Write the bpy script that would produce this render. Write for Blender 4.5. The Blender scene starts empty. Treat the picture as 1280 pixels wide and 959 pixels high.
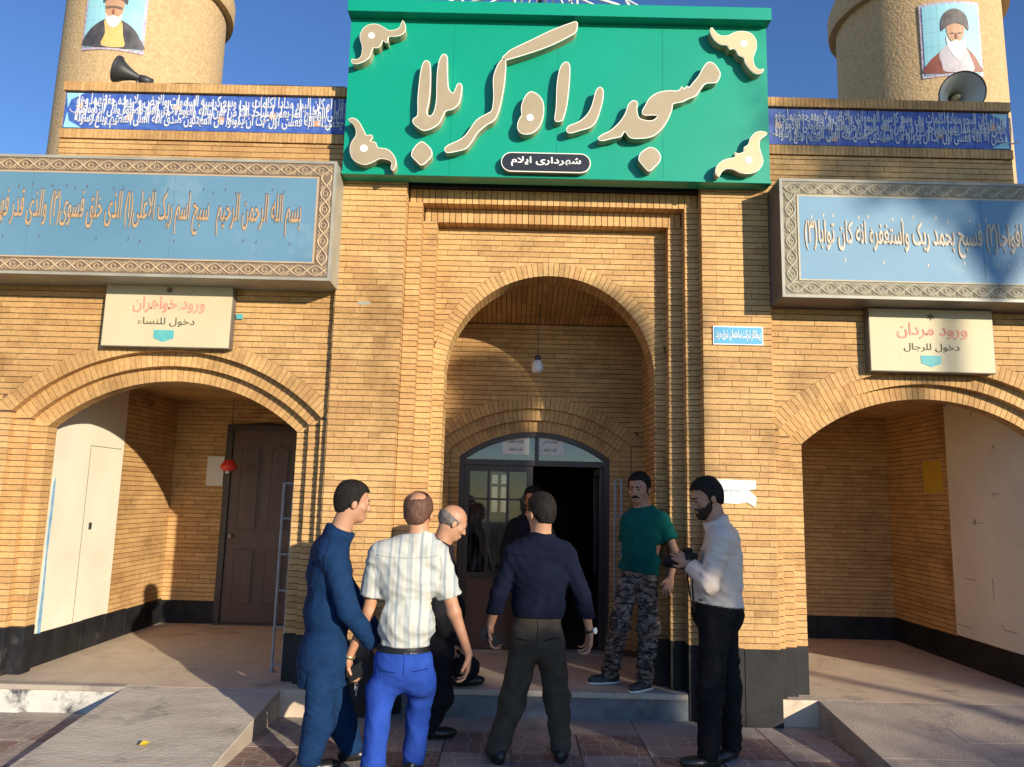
import bpy, bmesh, math, random
import numpy as np
from mathutils import Vector, Matrix
random.seed(7)
rnd = random.Random(11)
PI = math.pi
sc = bpy.context.scene
COL = sc.collection
R_ = math.radians

# ------------------------------------------------------------ camera
CAM_Z = 1.64
FPX = 950.0
cp_, sp_ = math.cos(R_(8.6)), math.sin(R_(8.6))
cy_, sy_ = math.cos(R_(-0.2)), math.sin(R_(-0.2))
cr_, sr_ = math.cos(R_(1.41)), math.sin(R_(1.41))
FW = Vector((sy_*cp_, cy_*cp_, sp_))
RT0 = Vector((cy_, -sy_, 0)); UP0 = RT0.cross(FW)
RT = RT0*cr_ + UP0*sr_; UPV = UP0*cr_ - RT0*sr_
cam = bpy.data.cameras.new('camera'); camo = bpy.data.objects.new('camera', cam); COL.objects.link(camo)
camo.matrix_world = Matrix(((RT.x, UPV.x, -FW.x, 0), (RT.y, UPV.y, -FW.y, 0), (RT.z, UPV.z, -FW.z, CAM_Z), (0, 0, 0, 1)))
cam.sensor_width = 36; cam.lens = 36*FPX/1280; cam.clip_end = 2000; cam.clip_start = .05
sc.camera = camo
def at(px, py, Y):
    """world point on the vertical plane Y that was measured at this pixel of the photograph"""
    d = FW + RT*((px-640)/FPX) - UPV*((py-479.5)/FPX)
    t = Y/d.y
    return Vector((d.x*t, Y, CAM_Z + d.z*t))

# ------------------------------------------------------------ world, sun, exposure
SUN = Vector((.80, -1, .31)).normalized()          # towards the sun
el = math.asin(SUN.z); az = math.atan2(SUN.x, SUN.y)
w = bpy.data.worlds.new('World'); sc.world = w; w.use_nodes = True
wn = w.node_tree; bg = wn.nodes['Background']
sky = wn.nodes.new('ShaderNodeTexSky'); sky.sky_type = 'NISHITA'; sky.sun_disc = False
sky.sun_elevation = el; sky.sun_rotation = az; sky.altitude = 1400; sky.air_density = 1.0; sky.dust_density = .25; sky.ozone_density = 2.5
hsv = wn.nodes.new('ShaderNodeHueSaturation'); hsv.inputs['Saturation'].default_value = 1.16; hsv.inputs['Hue'].default_value = .512; hsv.inputs['Value'].default_value = 1.6
wn.links.new(sky.outputs[0], hsv.inputs['Color']); wn.links.new(hsv.outputs[0], bg.inputs[0])
bg.inputs[1].default_value = .095
sl = bpy.data.lights.new('sun', 'SUN'); sl.energy = 5.0; sl.angle = R_(.6); sl.color = (1, .88, .68)
so = bpy.data.objects.new('sun', sl); COL.objects.link(so)
so.rotation_euler = (-SUN).to_track_quat('-Z', 'Y').to_euler()
sc.view_settings.view_transform = 'Standard'; sc.view_settings.look = 'None'
sc.view_settings.exposure = .41; sc.view_settings.gamma = 1

# ------------------------------------------------------------ materials
def nt(m): return m.node_tree.nodes, m.node_tree.links
def ramp(n, stops):
    r = n.new('ShaderNodeValToRGB'); e = r.color_ramp.elements
    while len(e) < len(stops): e.new(.5)
    for i, (p, c) in enumerate(stops): e[i].position = p; e[i].color = (*c, 1)
    return r
def mat(name, c, rough=.7, c2=None, scale=8, bump=0, bscale=60, metal=0, detail=6, stretch=None, coat=0, dirt=None, spec=.5):
    m = bpy.data.materials.new(name); m.use_nodes = True; n, l = nt(m); b = n['Principled BSDF']
    b.inputs['Roughness'].default_value = rough; b.inputs['Metallic'].default_value = metal
    b.inputs['Coat Weight'].default_value = coat; b.inputs['Specular IOR Level'].default_value = spec
    b.inputs['Base Color'].default_value = (*c, 1)
    tc = n.new('ShaderNodeTexCoord'); mp = n.new('ShaderNodeMapping'); l.new(tc.outputs['Object'], mp.inputs[0])
    if stretch: mp.inputs['Scale'].default_value = stretch
    src = None
    if c2:
        t = n.new('ShaderNodeTexNoise'); t.inputs['Scale'].default_value = scale; t.inputs['Detail'].default_value = detail
        l.new(mp.outputs[0], t.inputs['Vector']); r = ramp(n, [(.32, c), (.68, c2)]); l.new(t.outputs[0], r.inputs[0]); src = r.outputs[0]
        if dirt:
            t2 = n.new('ShaderNodeTexNoise'); t2.inputs['Scale'].default_value = dirt[1]; t2.inputs['Detail'].default_value = 9; t2.inputs['Roughness'].default_value = .7
            l.new(tc.outputs['Object'], t2.inputs['Vector']); r2 = ramp(n, [(dirt[2], (0, 0, 0)), (dirt[3], (1, 1, 1))]); l.new(t2.outputs[0], r2.inputs[0])
            mx = n.new('ShaderNodeMix'); mx.data_type = 'RGBA'; l.new(r2.outputs[0], mx.inputs[0]); l.new(src, mx.inputs[6]); mx.inputs[7].default_value = (*dirt[0], 1); src = mx.outputs[2]
        l.new(src, b.inputs['Base Color'])
    if bump:
        t = n.new('ShaderNodeTexNoise'); t.inputs['Scale'].default_value = bscale; t.inputs['Detail'].default_value = 5
        l.new(mp.outputs[0], t.inputs['Vector']); bp = n.new('ShaderNodeBump'); bp.inputs['Strength'].default_value = bump; bp.inputs['Distance'].default_value = .01
        l.new(t.outputs[0], bp.inputs['Height']); l.new(bp.outputs[0], b.inputs['Normal'])
    return m
def brick_mat(name, stops, streak=.35):
    """each brick its own tone (object random + island random), streaks, stains, soft shadow blotches painted in"""
    m = bpy.data.materials.new(name); m.use_nodes = True; n, l = nt(m); b = n['Principled BSDF']; b.inputs['Roughness'].default_value = .78
    b.inputs['Specular IOR Level'].default_value = .3
    oi = n.new('ShaderNodeObjectInfo'); ge = n.new('ShaderNodeNewGeometry')
    ad = n.new('ShaderNodeMath'); ad.operation = 'ADD'; l.new(oi.outputs['Random'], ad.inputs[0]); l.new(ge.outputs['Random Per Island'], ad.inputs[1])
    fr = n.new('ShaderNodeMath'); fr.operation = 'FRACT'; l.new(ad.outputs[0], fr.inputs[0])
    r = ramp(n, stops); l.new(fr.outputs[0], r.inputs[0])
    t = n.new('ShaderNodeTexNoise'); t.inputs['Scale'].default_value = 2.3; t.inputs['Detail'].default_value = 7; t.inputs['Roughness'].default_value = .65
    l.new(ge.outputs['Position'], t.inputs['Vector'])
    r2 = ramp(n, [(.25, (.62, .58, .55)), (.45, (.96, .95, .94)), (.75, (1.1, 1.08, 1.06))]); l.new(t.outputs[0], r2.inputs[0])  # darker patches: stains and soft shadows painted into the brick tone
    t3 = n.new('ShaderNodeTexNoise'); t3.inputs['Scale'].default_value = 45; t3.inputs['Detail'].default_value = 4
    l.new(ge.outputs['Position'], t3.inputs['Vector']); r3 = ramp(n, [(.25, (.82, .8, .78)), (.6, (1.05, 1.05, 1.05))]); l.new(t3.outputs[0], r3.inputs[0])
    m1 = n.new('ShaderNodeMix'); m1.data_type = 'RGBA'; m1.blend_type = 'MULTIPLY'; m1.inputs[0].default_value = 1; l.new(r.outputs[0], m1.inputs[6]); l.new(r2.outputs[0], m1.inputs[7])
    t4 = n.new('ShaderNodeTexNoise'); t4.inputs['Scale'].default_value = .75; t4.inputs['Detail'].default_value = 8; t4.inputs['Roughness'].default_value = .7
    l.new(ge.outputs['Position'], t4.inputs['Vector']); r4 = ramp(n, [(.38, (.80, .75, .70)), (.52, (1, 1, 1)), (.68, (1.06, 1.03, .98))]); l.new(t4.outputs[0], r4.inputs[0])
    m0 = n.new('ShaderNodeMix'); m0.data_type = 'RGBA'; m0.blend_type = 'MULTIPLY'; m0.inputs[0].default_value = 1; l.new(m1.outputs[2], m0.inputs[6]); l.new(r4.outputs[0], m0.inputs[7]); m1 = m0
    m2 = n.new('ShaderNodeMix'); m2.data_type = 'RGBA'; m2.blend_type = 'MULTIPLY'; m2.inputs[0].default_value = 1; l.new(m1.outputs[2], m2.inputs[6]); l.new(r3.outputs[0], m2.inputs[7])
    l.new(m2.outputs[2], b.inputs['Base Color'])
    bp = n.new('ShaderNodeBump'); bp.inputs['Strength'].default_value = .5; bp.inputs['Distance'].default_value = .004
    l.new(t3.outputs[0], bp.inputs['Height']); l.new(bp.outputs[0], b.inputs['Normal'])
    return m
M = {}
M['brick'] = brick_mat('brick', [(0, (.49, .295, .125)), (.25, (.545, .34, .145)), (.5, (.575, .36, .155)), (.85, (.605, .385, .17)), (1, (.48, .28, .12))])
M['mortar'] = mat('mortar', (.11, .06, .035), .95, (.17, .095, .055), 14, .4, 90)
M['stone'] = mat('black_stone', (.010, .010, .012), .5, (.022, .022, .025), 5, .12, 40, dirt=((.09, .085, .08), 3.2, .60, .78), spec=.25)
M['plaster'] = mat('cream_plaster', (.78, .73, .60), .7, (.70, .65, .53), 2.2, .15, 25, dirt=((.35, .31, .25), 5.5, .66, .74))
M['plaster_grey'] = mat('cream_plaster_worn', (.84, .79, .68), .75, (.74, .69, .60), 2.2, .2, 25, dirt=((.25, .21, .18), 7, .63, .70))
M['chips'] = mat('render_of_stone_chips', (.56, .40, .22), .95, (.44, .30, .155), 26, 1.0, 42, dirt=((.38, .26, .15), 2.2, .55, .8))
M['concrete'] = mat('concrete', (.42, .345, .285), .85, (.32, .27, .225), 3.5, .35, 50, dirt=((.16, .14, .13), 2.2, .55, .72))
M['asphalt'] = mat('asphalt', (.06, .058, .055), .9, (.045, .043, .04), 6, .4, 80)
M['floor'] = mat('platform_stone', (.68, .55, .41), .6, (.57, .45, .33), 4, .15, 30, dirt=((.25, .18, .13), 2.6, .55, .75))
M['ramp'] = mat('ramp_stone', (.56, .50, .42), .85, (.44, .385, .32), 3, .8, 30, stretch=(1, 3, 1), dirt=((.20, .17, .15), 2.4, .56, .72))
M['kerbw'] = mat('painted_kerb', (.62, .60, .55), .8, (.5, .48, .44), 3, .25, 40, dirt=((.04, .04, .05), 5.5, .50, .66))
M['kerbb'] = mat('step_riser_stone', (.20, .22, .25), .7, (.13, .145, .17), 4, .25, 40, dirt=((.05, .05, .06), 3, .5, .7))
M['green'] = mat('green_sheet', (.0, .30, .20), .36, (.0, .275, .18), 1.6, .03, 3, spec=.5)
M['greend'] = mat('green_seam', (.0, .25, .16), .5)
M['letter'] = mat('letter_beige', (.38, .31, .21), .45, (.34, .28, .18), 6)
M['rim'] = mat('letter_rim', (.86, .83, .74), .4)
M['side'] = mat('letter_side', (.42, .37, .22), .45, (.36, .31, .18), 10)
M['cream'] = mat('cream_acrylic', (.60, .48, .28), .4)
M['dark'] = mat('dark_lacquer', (.02, .022, .03), .35)
M['white'] = mat('white_paint', (.8, .8, .78), .5)
M['metal'] = mat('box_edge_metal', (.36, .35, .29), .45, (.27, .26, .22), 5, dirt=((.28, .2, .14), 4, .6, .75))
M['metald'] = mat('box_edge_grey', (.12, .10, .085), .5, (.18, .15, .13), 5)
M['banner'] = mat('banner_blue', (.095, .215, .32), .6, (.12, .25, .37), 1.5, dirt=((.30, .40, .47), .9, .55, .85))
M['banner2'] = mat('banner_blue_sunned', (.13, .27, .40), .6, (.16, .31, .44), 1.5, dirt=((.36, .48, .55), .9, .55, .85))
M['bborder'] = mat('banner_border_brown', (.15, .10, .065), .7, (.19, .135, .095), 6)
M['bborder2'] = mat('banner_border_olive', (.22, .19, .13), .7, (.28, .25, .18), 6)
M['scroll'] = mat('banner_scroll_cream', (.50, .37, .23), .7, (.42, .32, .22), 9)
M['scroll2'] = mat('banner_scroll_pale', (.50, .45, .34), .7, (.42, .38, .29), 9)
M['gold'] = mat('banner_lettering', (.52, .34, .18), .6, (.42, .27, .15), 20)
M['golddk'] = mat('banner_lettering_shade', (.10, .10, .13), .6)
M['signcream'] = mat('sign_board_cream', (.58, .50, .33), .6, (.52, .45, .29), 2.5, dirt=((.42, .34, .22), 3, .58, .8))
M['pink'] = mat('faded_red_paint', (.62, .20, .16), .7, (.66, .34, .26), 14)
M['inkg'] = mat('dark_olive_ink', (.09, .085, .05), .7)
M['teal'] = mat('teal_paint', (.05, .33, .37), .6, (.12, .42, .42), 9)
M['cobalt'] = mat('cobalt_glaze', (.03, .075, .36), .5, (.07, .15, .46), 16)
M['glazew'] = mat('white_glaze', (.62, .63, .66), .55, (.50, .53, .60), 12)
M['glazeo'] = mat('terracotta_glaze', (.62, .30, .16), .5)
M['glazec'] = mat('turquoise_glaze', (.30, .62, .66), .35)
M['skyblue'] = mat('portrait_sky', (.24, .52, .62), .45, (.32, .60, .68), 3)
M['doorb'] = mat('brown_door_panel', (.085, .045, .034), .45, (.11, .06, .045), 2, .06, 90, stretch=(6, 6, 1))
M['steelb'] = mat('brown_steel_frame', (.035, .026, .024), .45, (.05, .038, .034), 5)
M['steelg'] = mat('grey_rail_paint', (.34, .36, .38), .4, (.25, .27, .29), 9)
M['paper'] = mat('paper', (.74, .72, .66), .8, (.68, .66, .6), 5)
M['ink'] = mat('black_ink', (.02, .02, .02), .7)
M['hornw'] = mat('horn_pale_paint', (.62, .62, .57), .45, (.52, .52, .46), 5)
M['hornd'] = mat('horn_dark_paint', (.035, .036, .04), .5)
M['red'] = mat('red_plastic', (.75, .05, .03), .35)
M['plaqueb'] = mat('plaque_blue', (.05, .33, .56), .45)
M['yellow'] = mat('yellow_paper', (.62, .40, .04), .8)
M['bulb'] = mat('bulb_glass', (.75, .72, .68), .15)
M['leafy'] = mat('yellow_leaf', (.75, .52, .03), .6)
M['bluestain'] = mat('blue_spill', (.12, .32, .55), .7, (.3, .45, .6), 12)
M['tilebr'] = None
def pavemat(name, c, c2, line, scale):
    m = mat(name, c, .75, c2, 4, .25, 60, dirt=((.13, .11, .10), 2.5, .55, .75)); n, l = nt(m)
    b = n['Principled BSDF']; src = b.inputs['Base Color'].links[0].from_socket
    ge = n.new('ShaderNodeNewGeometry')
    v = n.new('ShaderNodeTexVoronoi'); v.feature = 'DISTANCE_TO_EDGE'; v.inputs['Scale'].default_value = scale; v.inputs['Randomness'].default_value = .45
    l.new(ge.outputs['Position'], v.inputs['Vector']); r = ramp(n, [(.02, (1, 1, 1)), (.06, (0, 0, 0))]); l.new(v.outputs[0], r.inputs[0])
    mx = n.new('ShaderNodeMix'); mx.data_type = 'RGBA'; l.new(r.outputs[0], mx.inputs[0]); l.new(src, mx.inputs[6]); mx.inputs[7].default_value = (*line, 1)
    l.new(mx.outputs[2], b.inputs['Base Color']); return m
M['tilebr'] = pavemat('brown_patterned_paver', (.27, .175, .145), (.215, .145, .12), (.38, .31, .26), 9)
M['tilegr'] = pavemat('grey_patterned_paver', (.38, .31, .27), (.30, .25, .22), (.48, .40, .34), 7)
M['joint'] = mat('paver_joint', (.40, .36, .31), .9, (.26, .23, .2), 10, .3, 60)
M['leaf'] = mat('leaf', (.05, .09, .025), .6, (.09, .13, .04), 3)
M['bark'] = mat('bark', (.14, .11, .08), .9, (.08, .06, .045), 8, .6, 30)
def glassmat(name, tint, refl):
    m = bpy.data.materials.new(name); m.use_nodes = True; n, l = nt(m); n.remove(n['Principled BSDF']); o = n['Material Output']
    t = n.new('ShaderNodeBsdfTransparent'); t.inputs[0].default_value = (*tint, 1); g = n.new('ShaderNodeBsdfGlossy'); g.inputs['Roughness'].default_value = .03
    d = n.new('ShaderNodeBsdfDiffuse'); d.inputs[0].default_value = (.30, .34, .36, 1)
    nz = n.new('ShaderNodeTexNoise'); nz.inputs['Scale'].default_value = 5; nz.inputs['Detail'].default_value = 8; r = ramp(n, [(.4, (.0, .0, .0)), (.8, (.22, .22, .22))]); l.new(nz.outputs[0], r.inputs[0])
    mx = n.new('ShaderNodeMixShader'); mx.inputs[0].default_value = refl; l.new(t.outputs[0], mx.inputs[1]); l.new(g.outputs[0], mx.inputs[2])
    m2 = n.new('ShaderNodeMixShader'); l.new(r.outputs[0], m2.inputs[0]); l.new(mx.outputs[0], m2.inputs[1]); l.new(d.outputs[0], m2.inputs[2]); l.new(m2.outputs[0], o.inputs[0]); return m
M['glass'] = glassmat('door_glass', (.35, .35, .35), .06)
M['glassf'] = glassmat('fanlight_glass', (.25, .27, .3), .12)
def emis(name, c, s):
    m = bpy.data.materials.new(name); m.use_nodes = True; b = m.node_tree.nodes['Principled BSDF']
    b.inputs['Base Color'].default_value = (*c, 1); b.inputs['Emission Color'].default_value = (*c, 1); b.inputs['Emission Strength'].default_value = s; return m
M['daywin'] = emis('far_daylit_window', (.85, .8, .6), 1.3)

# ------------------------------------------------------------ object helpers
def link(name, me, m=None, parent=None, loc=None):
    o = bpy.data.objects.new(name, me); COL.objects.link(o)
    if m is not None and me is not None and not me.materials: me.materials.append(m)
    if loc is not None: o.location = loc
    if parent is not None: o.parent = parent
    return o
def thing(name, label, cat, loc=(0, 0, 0), group=None):
    o = bpy.data.objects.new(name, None); COL.objects.link(o); o.empty_display_size = .1
    o['label'] = label; o['category'] = cat; o['org'] = list(loc)
    if group: o['group'] = group
    return o
def tag(o, label=None, cat=None, group=None, kind=None):
    if label: o['label'] = label
    if cat: o['category'] = cat
    if group: o['group'] = group
    if kind: o['kind'] = kind
    return o
class MB:
    def __init__(s): s.v = []; s.f = []
    def add(s, vs, fs):
        k = len(s.v); s.v += [tuple(p) for p in vs]; s.f += [tuple(i+k for i in f) for f in fs]; return s
    def box(s, x0, x1, y0, y1, z0, z1):
        return s.add([(x0,y0,z0),(x1,y0,z0),(x1,y1,z0),(x0,y1,z0),(x0,y0,z1),(x1,y0,z1),(x1,y1,z1),(x0,y1,z1)],
            [(0,3,2,1),(4,5,6,7),(0,1,5,4),(1,2,6,5),(2,3,7,6),(3,0,4,7)])
    def prism(s, pts, y0, y1):
        """outline in the XZ plane, pushed from y0 (front) to y1 (back)"""
        a = sum(pts[i][0]*pts[(i+1) % len(pts)][1]-pts[(i+1) % len(pts)][0]*pts[i][1] for i in range(len(pts)))
        if a < 0: pts = pts[::-1]
        n = len(pts); vs = [(x, y0, z) for x, z in pts]+[(x, y1, z) for x, z in pts]
        return s.add(vs, [tuple(range(n)), tuple(range(2*n-1, n-1, -1))]+[(i, i+n, (i+1) % n+n, (i+1) % n) for i in range(n)])
    def tube(s, pts, r, n=8, cap=True, radii=None):
        pts = [Vector(p) for p in pts]; k = len(s.v); up = Vector((0, 0, 1)); N = len(pts)
        u = None
        for i, p in enumerate(pts):
            t = (pts[min(i+1, N-1)]-pts[max(i-1, 0)]).normalized()
            if u is None:
                u = t.cross(up)
                if u.length < .05: u = t.cross(Vector((1, 0, 0)))
                u.normalize()
            else: u = (u-t*u.dot(t)).normalized()
            w_ = t.cross(u); rr = radii[i] if radii else r
            for j in range(n):
                a = 2*PI*j/n; s.v.append(tuple(p+u*(math.cos(a)*rr)+w_*(math.sin(a)*rr)))
        for i in range(N-1):
            for j in range(n): s.f.append((k+i*n+j, k+i*n+(j+1) % n, k+(i+1)*n+(j+1) % n, k+(i+1)*n+j))
        if cap: s.f.append(tuple(k+j for j in range(n))[::-1]); s.f.append(tuple(k+(N-1)*n+j for j in range(n)))
        return s
    def lathe(s, prof, c=(0, 0, 0), axis=(0, 0, 1), n=24):
        ax = Vector(axis).normalized(); q = ax.to_track_quat('Z', 'Y'); c = Vector(c); k = len(s.v)
        for r, h in prof:
            for j in range(n):
                a = 2*PI*j/n; s.v.append(tuple(c+q @ Vector((r*math.cos(a), r*math.sin(a), h))))
        for i in range(len(prof)-1):
            for j in range(n): s.f.append((k+i*n+j, k+i*n+(j+1) % n, k+(i+1)*n+(j+1) % n, k+(i+1)*n+j))
        return s
    def mesh(s, name): 
        me = bpy.data.meshes.new(name); me.from_pydata(s.v, [], s.f); me.update(); return me
    def build(s, name, m, parent=None, smooth=False, bevel=0):
        me = s.mesh(name)
        if smooth: me.polygons.foreach_set('use_smooth', [True]*len(me.polygons))
        o = link(name, me, m, parent)
        if bevel:
            b = o.modifiers.new('b', 'BEVEL'); b.width = bevel; b.segments = 2; b.limit_method = 'ANGLE'
        return o
def box(name, m, parent, *a, bevel=0): return MB().box(*a).build(name, m, parent, bevel=bevel)

# ------------------------------------------------------------ Arabic / Persian lettering from the built-in font
F4 = {}
for ch, c in {'ب':0xFE8F,'ت':0xFE95,'ث':0xFE99,'ج':0xFE9D,'ح':0xFEA1,'خ':0xFEA5,'س':0xFEB1,'ش':0xFEB5,'ص':0xFEB9,'ض':0xFEBD,'ط':0xFEC1,'ظ':0xFEC5,'ع':0xFEC9,'غ':0xFECD,'ف':0xFED1,'ق':0xFED5,'ل':0xFEDD,'م':0xFEE1,'ن':0xFEE5,'ه':0xFEE9,'ي':0xFEF1,'ک':0xFB8E,'پ':0xFB56,'ی':0xFBFC,'گ':0xFB92}.items(): F4[ch] = (c, c+1, c+2, c+3)
F2 = {'ا':0xFE8D,'د':0xFEA9,'ذ':0xFEAB,'ر':0xFEAD,'ز':0xFEAF,'و':0xFEED,'ة':0xFE93,'أ':0xFE83}
def shape(s):
    s = s.replace('لا', '\u0001'); out = []
    def dual(c): return c in F4
    def joins(c): return c in F4 or c in F2 or c == '\u0001'
    for i, c in enumerate(s):
        p = i > 0 and dual(s[i-1]) and joins(c); q = i+1 < len(s) and dual(c) and joins(s[i+1])
        if c == '\u0001': out.append(chr(0xFEFC if p else 0xFEFB))
        elif c in F4: out.append(chr(F4[c][(3 if p else 2) if q else (1 if p else 0)]))
        elif c in F2: out.append(chr(F2[c]+(1 if p else 0)))
        elif c == 'ء': out.append('\uFE80')
        elif c in '()': out.append(')' if c == '(' else '(')
        else: out.append(c)
    return ''.join(out[::-1])
def lettering(s, name, m, parent, x0, x1, z0, z1, y, depth=.003, bold=0.0, spacing=1.0):
    c = bpy.data.curves.new('lettering', 'FONT'); c.body = shape(s); c.extrude = .02; c.resolution_u = 3; c.offset = bold; c.space_character = spacing
    o = bpy.data.objects.new('lettering', c); COL.objects.link(o); bpy.context.view_layer.update()
    me = bpy.data.meshes.new_from_object(o.evaluated_get(bpy.context.evaluated_depsgraph_get()))
    bpy.data.objects.remove(o); bpy.data.curves.remove(c)
    n = len(me.vertices); a = np.empty(n*3, np.float32); me.vertices.foreach_get('co', a); a = a.reshape(-1, 3)
    lo, hi = a.min(0), a.max(0); b = np.empty_like(a)
    b[:, 0] = x0+(a[:, 0]-lo[0])/(hi[0]-lo[0])*(x1-x0); b[:, 2] = z0+(a[:, 1]-lo[1])/(hi[1]-lo[1])*(z1-z0)
    b[:, 1] = y+(.0 - (a[:, 2]-lo[2])/(hi[2]-lo[2]))*depth
    me.vertices.foreach_set('co', b.ravel()); me.update(); me.materials.clear()
    return link(name, me, m, parent)
# ------------------------------------------------------------ brickwork
PITCH = .0475; BH = .0415; BL = .262; JT = .003; PROUD = .011
_bm = {}
def shared_box(lu, h, d):
    key = (round(lu, 4), round(h, 4), round(d, 4))
    if key not in _bm:
        b = MB().box(-lu/2, lu/2, 0, d, -h/2, h/2); b.f.pop(4)      # the hidden back face is left off
        _bm[key] = b.mesh('brick'); _bm[key].materials.append(M['brick'])
    return _bm[key]
class Work:
    """collects all bricks of one building; the 300 that show largest become single parts, the rest one 'stuff' part"""
    def __init__(s, parent): s.p = parent; s.full = []; s.rest = MB()
    def put(s, O, U, N, q, d=.02, full=False, lead=True):
        # q = (uL0,uR0,uL1,uR1,z0,z1): bottom left/right, top left/right ; O origin, U along, N out
        j = rnd.uniform(-.0015, .0015); o = PROUD+j
        uL0, uR0, uL1, uR1, z0, z1 = q
        if full and lead:
            c = O+U*((uL0+uR0)/2)+N*o; c.z = (z0+z1)/2
            s.full.append((c, U, N, uR0-uL0, z1-z0, d)); return
        def P(u, z, e):
            v = O+U*u+N*e; return (v.x, v.y, z)
        s.rest.add([P(uL0, z0, o), P(uR0, z0, o), P(uR1, z1, o), P(uL1, z1, o), P(uL0, z0, o-d), P(uR0, z0, o-d), P(uR1, z1, o-d), P(uL1, z1, o-d)],
                   [(0, 1, 2, 3), (0, 4, 5, 1), (1, 5, 6, 2), (2, 6, 7, 3), (3, 7, 4, 0)])
    def field(s, O, U, N, z0, z1, span, lead=True, start=0):
        O = Vector(O); U = Vector(U); N = Vector(N); k = 0; z = z0
        while z+.016 < z1:
            a = z+.003; b = min(z+PITCH-.003, z1); i0 = span(a); i1 = span(b)
            if len(i0) == 2 and len(i1) == 1:
                m_ = (i0[0][1]+i0[1][0])/2
                if i1[0][0] < m_ < i1[0][1]: i1 = [(i1[0][0], m_-.001), (m_+.001, i1[0][1])]
                else: i0 = i1
            elif len(i0) == 1 and len(i1) == 2: i1 = i0
            if len(i0) == len(i1):
                off = (0 if (k+start) % 2 else BL/2)+rnd.choice((0, 0, .06, -.06, .03))
                for (l0, r0), (l1, r1) in zip(i0, i1):
                    lo = min(l0, l1); hi = max(r0, r1)
                    cuts = []; u = math.floor((lo-off)/(BL+JT))*(BL+JT)+off
                    while u < hi:
                        if u > max(l0, l1)+.05 and u < min(r0, r1)-.05: cuts.append(u)
                        u += BL+JT
                    e0 = [l0]+cuts; e1 = [l1]+cuts; f0 = cuts+[r0]; f1 = cuts+[r1]
                    for t in range(len(e0)):
                        A = e0[t]+(JT/2 if t else 0); B = f0[t]-(JT/2 if t < len(cuts) else 0)
                        C = e1[t]+(JT/2 if t else 0); D = f1[t]-(JT/2 if t < len(cuts) else 0)
                        if B-A < .015: continue
                        s.put(O, U, N, (A, B, C, D, a, b), full=(t > 0 and t < len(cuts) and b-a > BH*.9), lead=lead)
            z += PITCH; k += 1
    def soldiers(s, O, U, N, u0, u1, z0, z1, d=.02, pitch=PITCH):
        O = Vector(O); U = Vector(U); N = Vector(N); n = max(1, round((u1-u0)/pitch)); w = (u1-u0)/n
        for i in range(n): s.put(O, U, N, (u0+i*w+JT/2, u0+(i+1)*w-JT/2, u0+i*w+JT/2, u0+(i+1)*w-JT/2, z0, z1), d)
    def jamb(s, x_edge, sgn, wdt, y0, dep, z0, z1):
        """bricks of a stepped jamb: front face at y0, showing their reveal at x_edge; sgn=+1: wall lies to +x"""
        z = z0
        while z+.016 < z1:
            zz = min(z+PITCH-.003, z1); xa = x_edge-sgn*(.005+rnd.uniform(0, .002)); xb = x_edge+sgn*wdt
            s.rest.box(min(xa, xb), max(xa, xb), y0-PROUD-rnd.uniform(0, .002), y0+dep, z+.003, zz); z += PITCH
    def finish(s):
        C = Vector((0, 0, CAM_Z))
        def size(t):
            v = t[0]-C; return -t[2].dot(v)/v.length**3*(1 if abs(math.atan2(v.x, v.y)) < .66 else .1)
        s.full.sort(key=size, reverse=True)
        for i, (c, U, N, L, h, d) in enumerate(s.full):
            if i < 300:
                o = link('brick', shared_box(L, h, d), None, s.p, c); o.rotation_euler = (0, 0, math.atan2(U.y, U.x))
            else:
                z0, z1 = c.z-h/2, c.z+h/2
                def P(u, z, e):
                    v = c+U*u+N*e; return (v.x, v.y, z)
                s.rest.add([P(-L/2, z0, 0), P(L/2, z0, 0), P(L/2, z1, 0), P(-L/2, z1, 0), P(-L/2, z0, -d), P(L/2, z0, -d), P(L/2, z1, -d), P(-L/2, z1, -d)],
                           [(0, 1, 2, 3), (0, 4, 5, 1), (1, 5, 6, 2), (2, 6, 7, 3), (3, 7, 4, 0)])
        if s.rest.v: tag(s.rest.build('brickwork', M['brick'], s.p), kind='stuff')
def ring(parent, cx, zc, R0, R1, a0, a1, y0, dep, name='arch_brick'):
    """a ring of wedge bricks from angle -a0 to +a1 about the crown"""
    Rm = (R0+R1)/2; n = max(3, round((a0+a1)*Rm/.046)); da = (a0+a1)/n; g = .0022
    w0 = R0*math.tan(da/2)-g; w1 = R1*math.tan(da/2)-g
    b = MB(); t = R1-R0
    b.add([(-w0, 0, -.004), (w0, 0, -.004), (w1, 0, t-g), (-w1, 0, t-g), (-w0, dep, -.004), (w0, dep, -.004), (w1, dep, t-g), (-w1, dep, t-g)],
          [(0, 1, 2, 3), (0, 4, 5, 1), (1, 5, 6, 2), (2, 6, 7, 3), (3, 7, 4, 0)])
    me = b.mesh(name); me.materials.append(M['brick'])
    for i in range(n):
        a = -a0+(i+.5)*da
        o = link(name, me, None, parent, (cx+R0*math.sin(a), y0-PROUD-rnd.uniform(0, .0012), zc+R0*math.cos(a))); o.rotation_euler = (0, a, 0)
def springer(W, cx, sg, xi, zi, xo, zo, xw, y0, dep):
    """the cut brick that fills the wedge below the last arch brick"""
    pts = [(cx+sg*(xi+.002), zi+.001), (cx+sg*(xo-.002), zo-.006), (cx+sg*max(xw, xo), zo-.006), (cx+sg*max(xw, xo), zi+.001)]
    W.rest.prism(pts, y0-PROUD+.001, y0+dep)
def arc(cx, zc, R, a0, a1, n=28): return [(cx+R*math.sin(-a0+(a0+a1)*i/n), zc+R*math.cos(-a0+(a0+a1)*i/n)) for i in range(n+1)]
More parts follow.
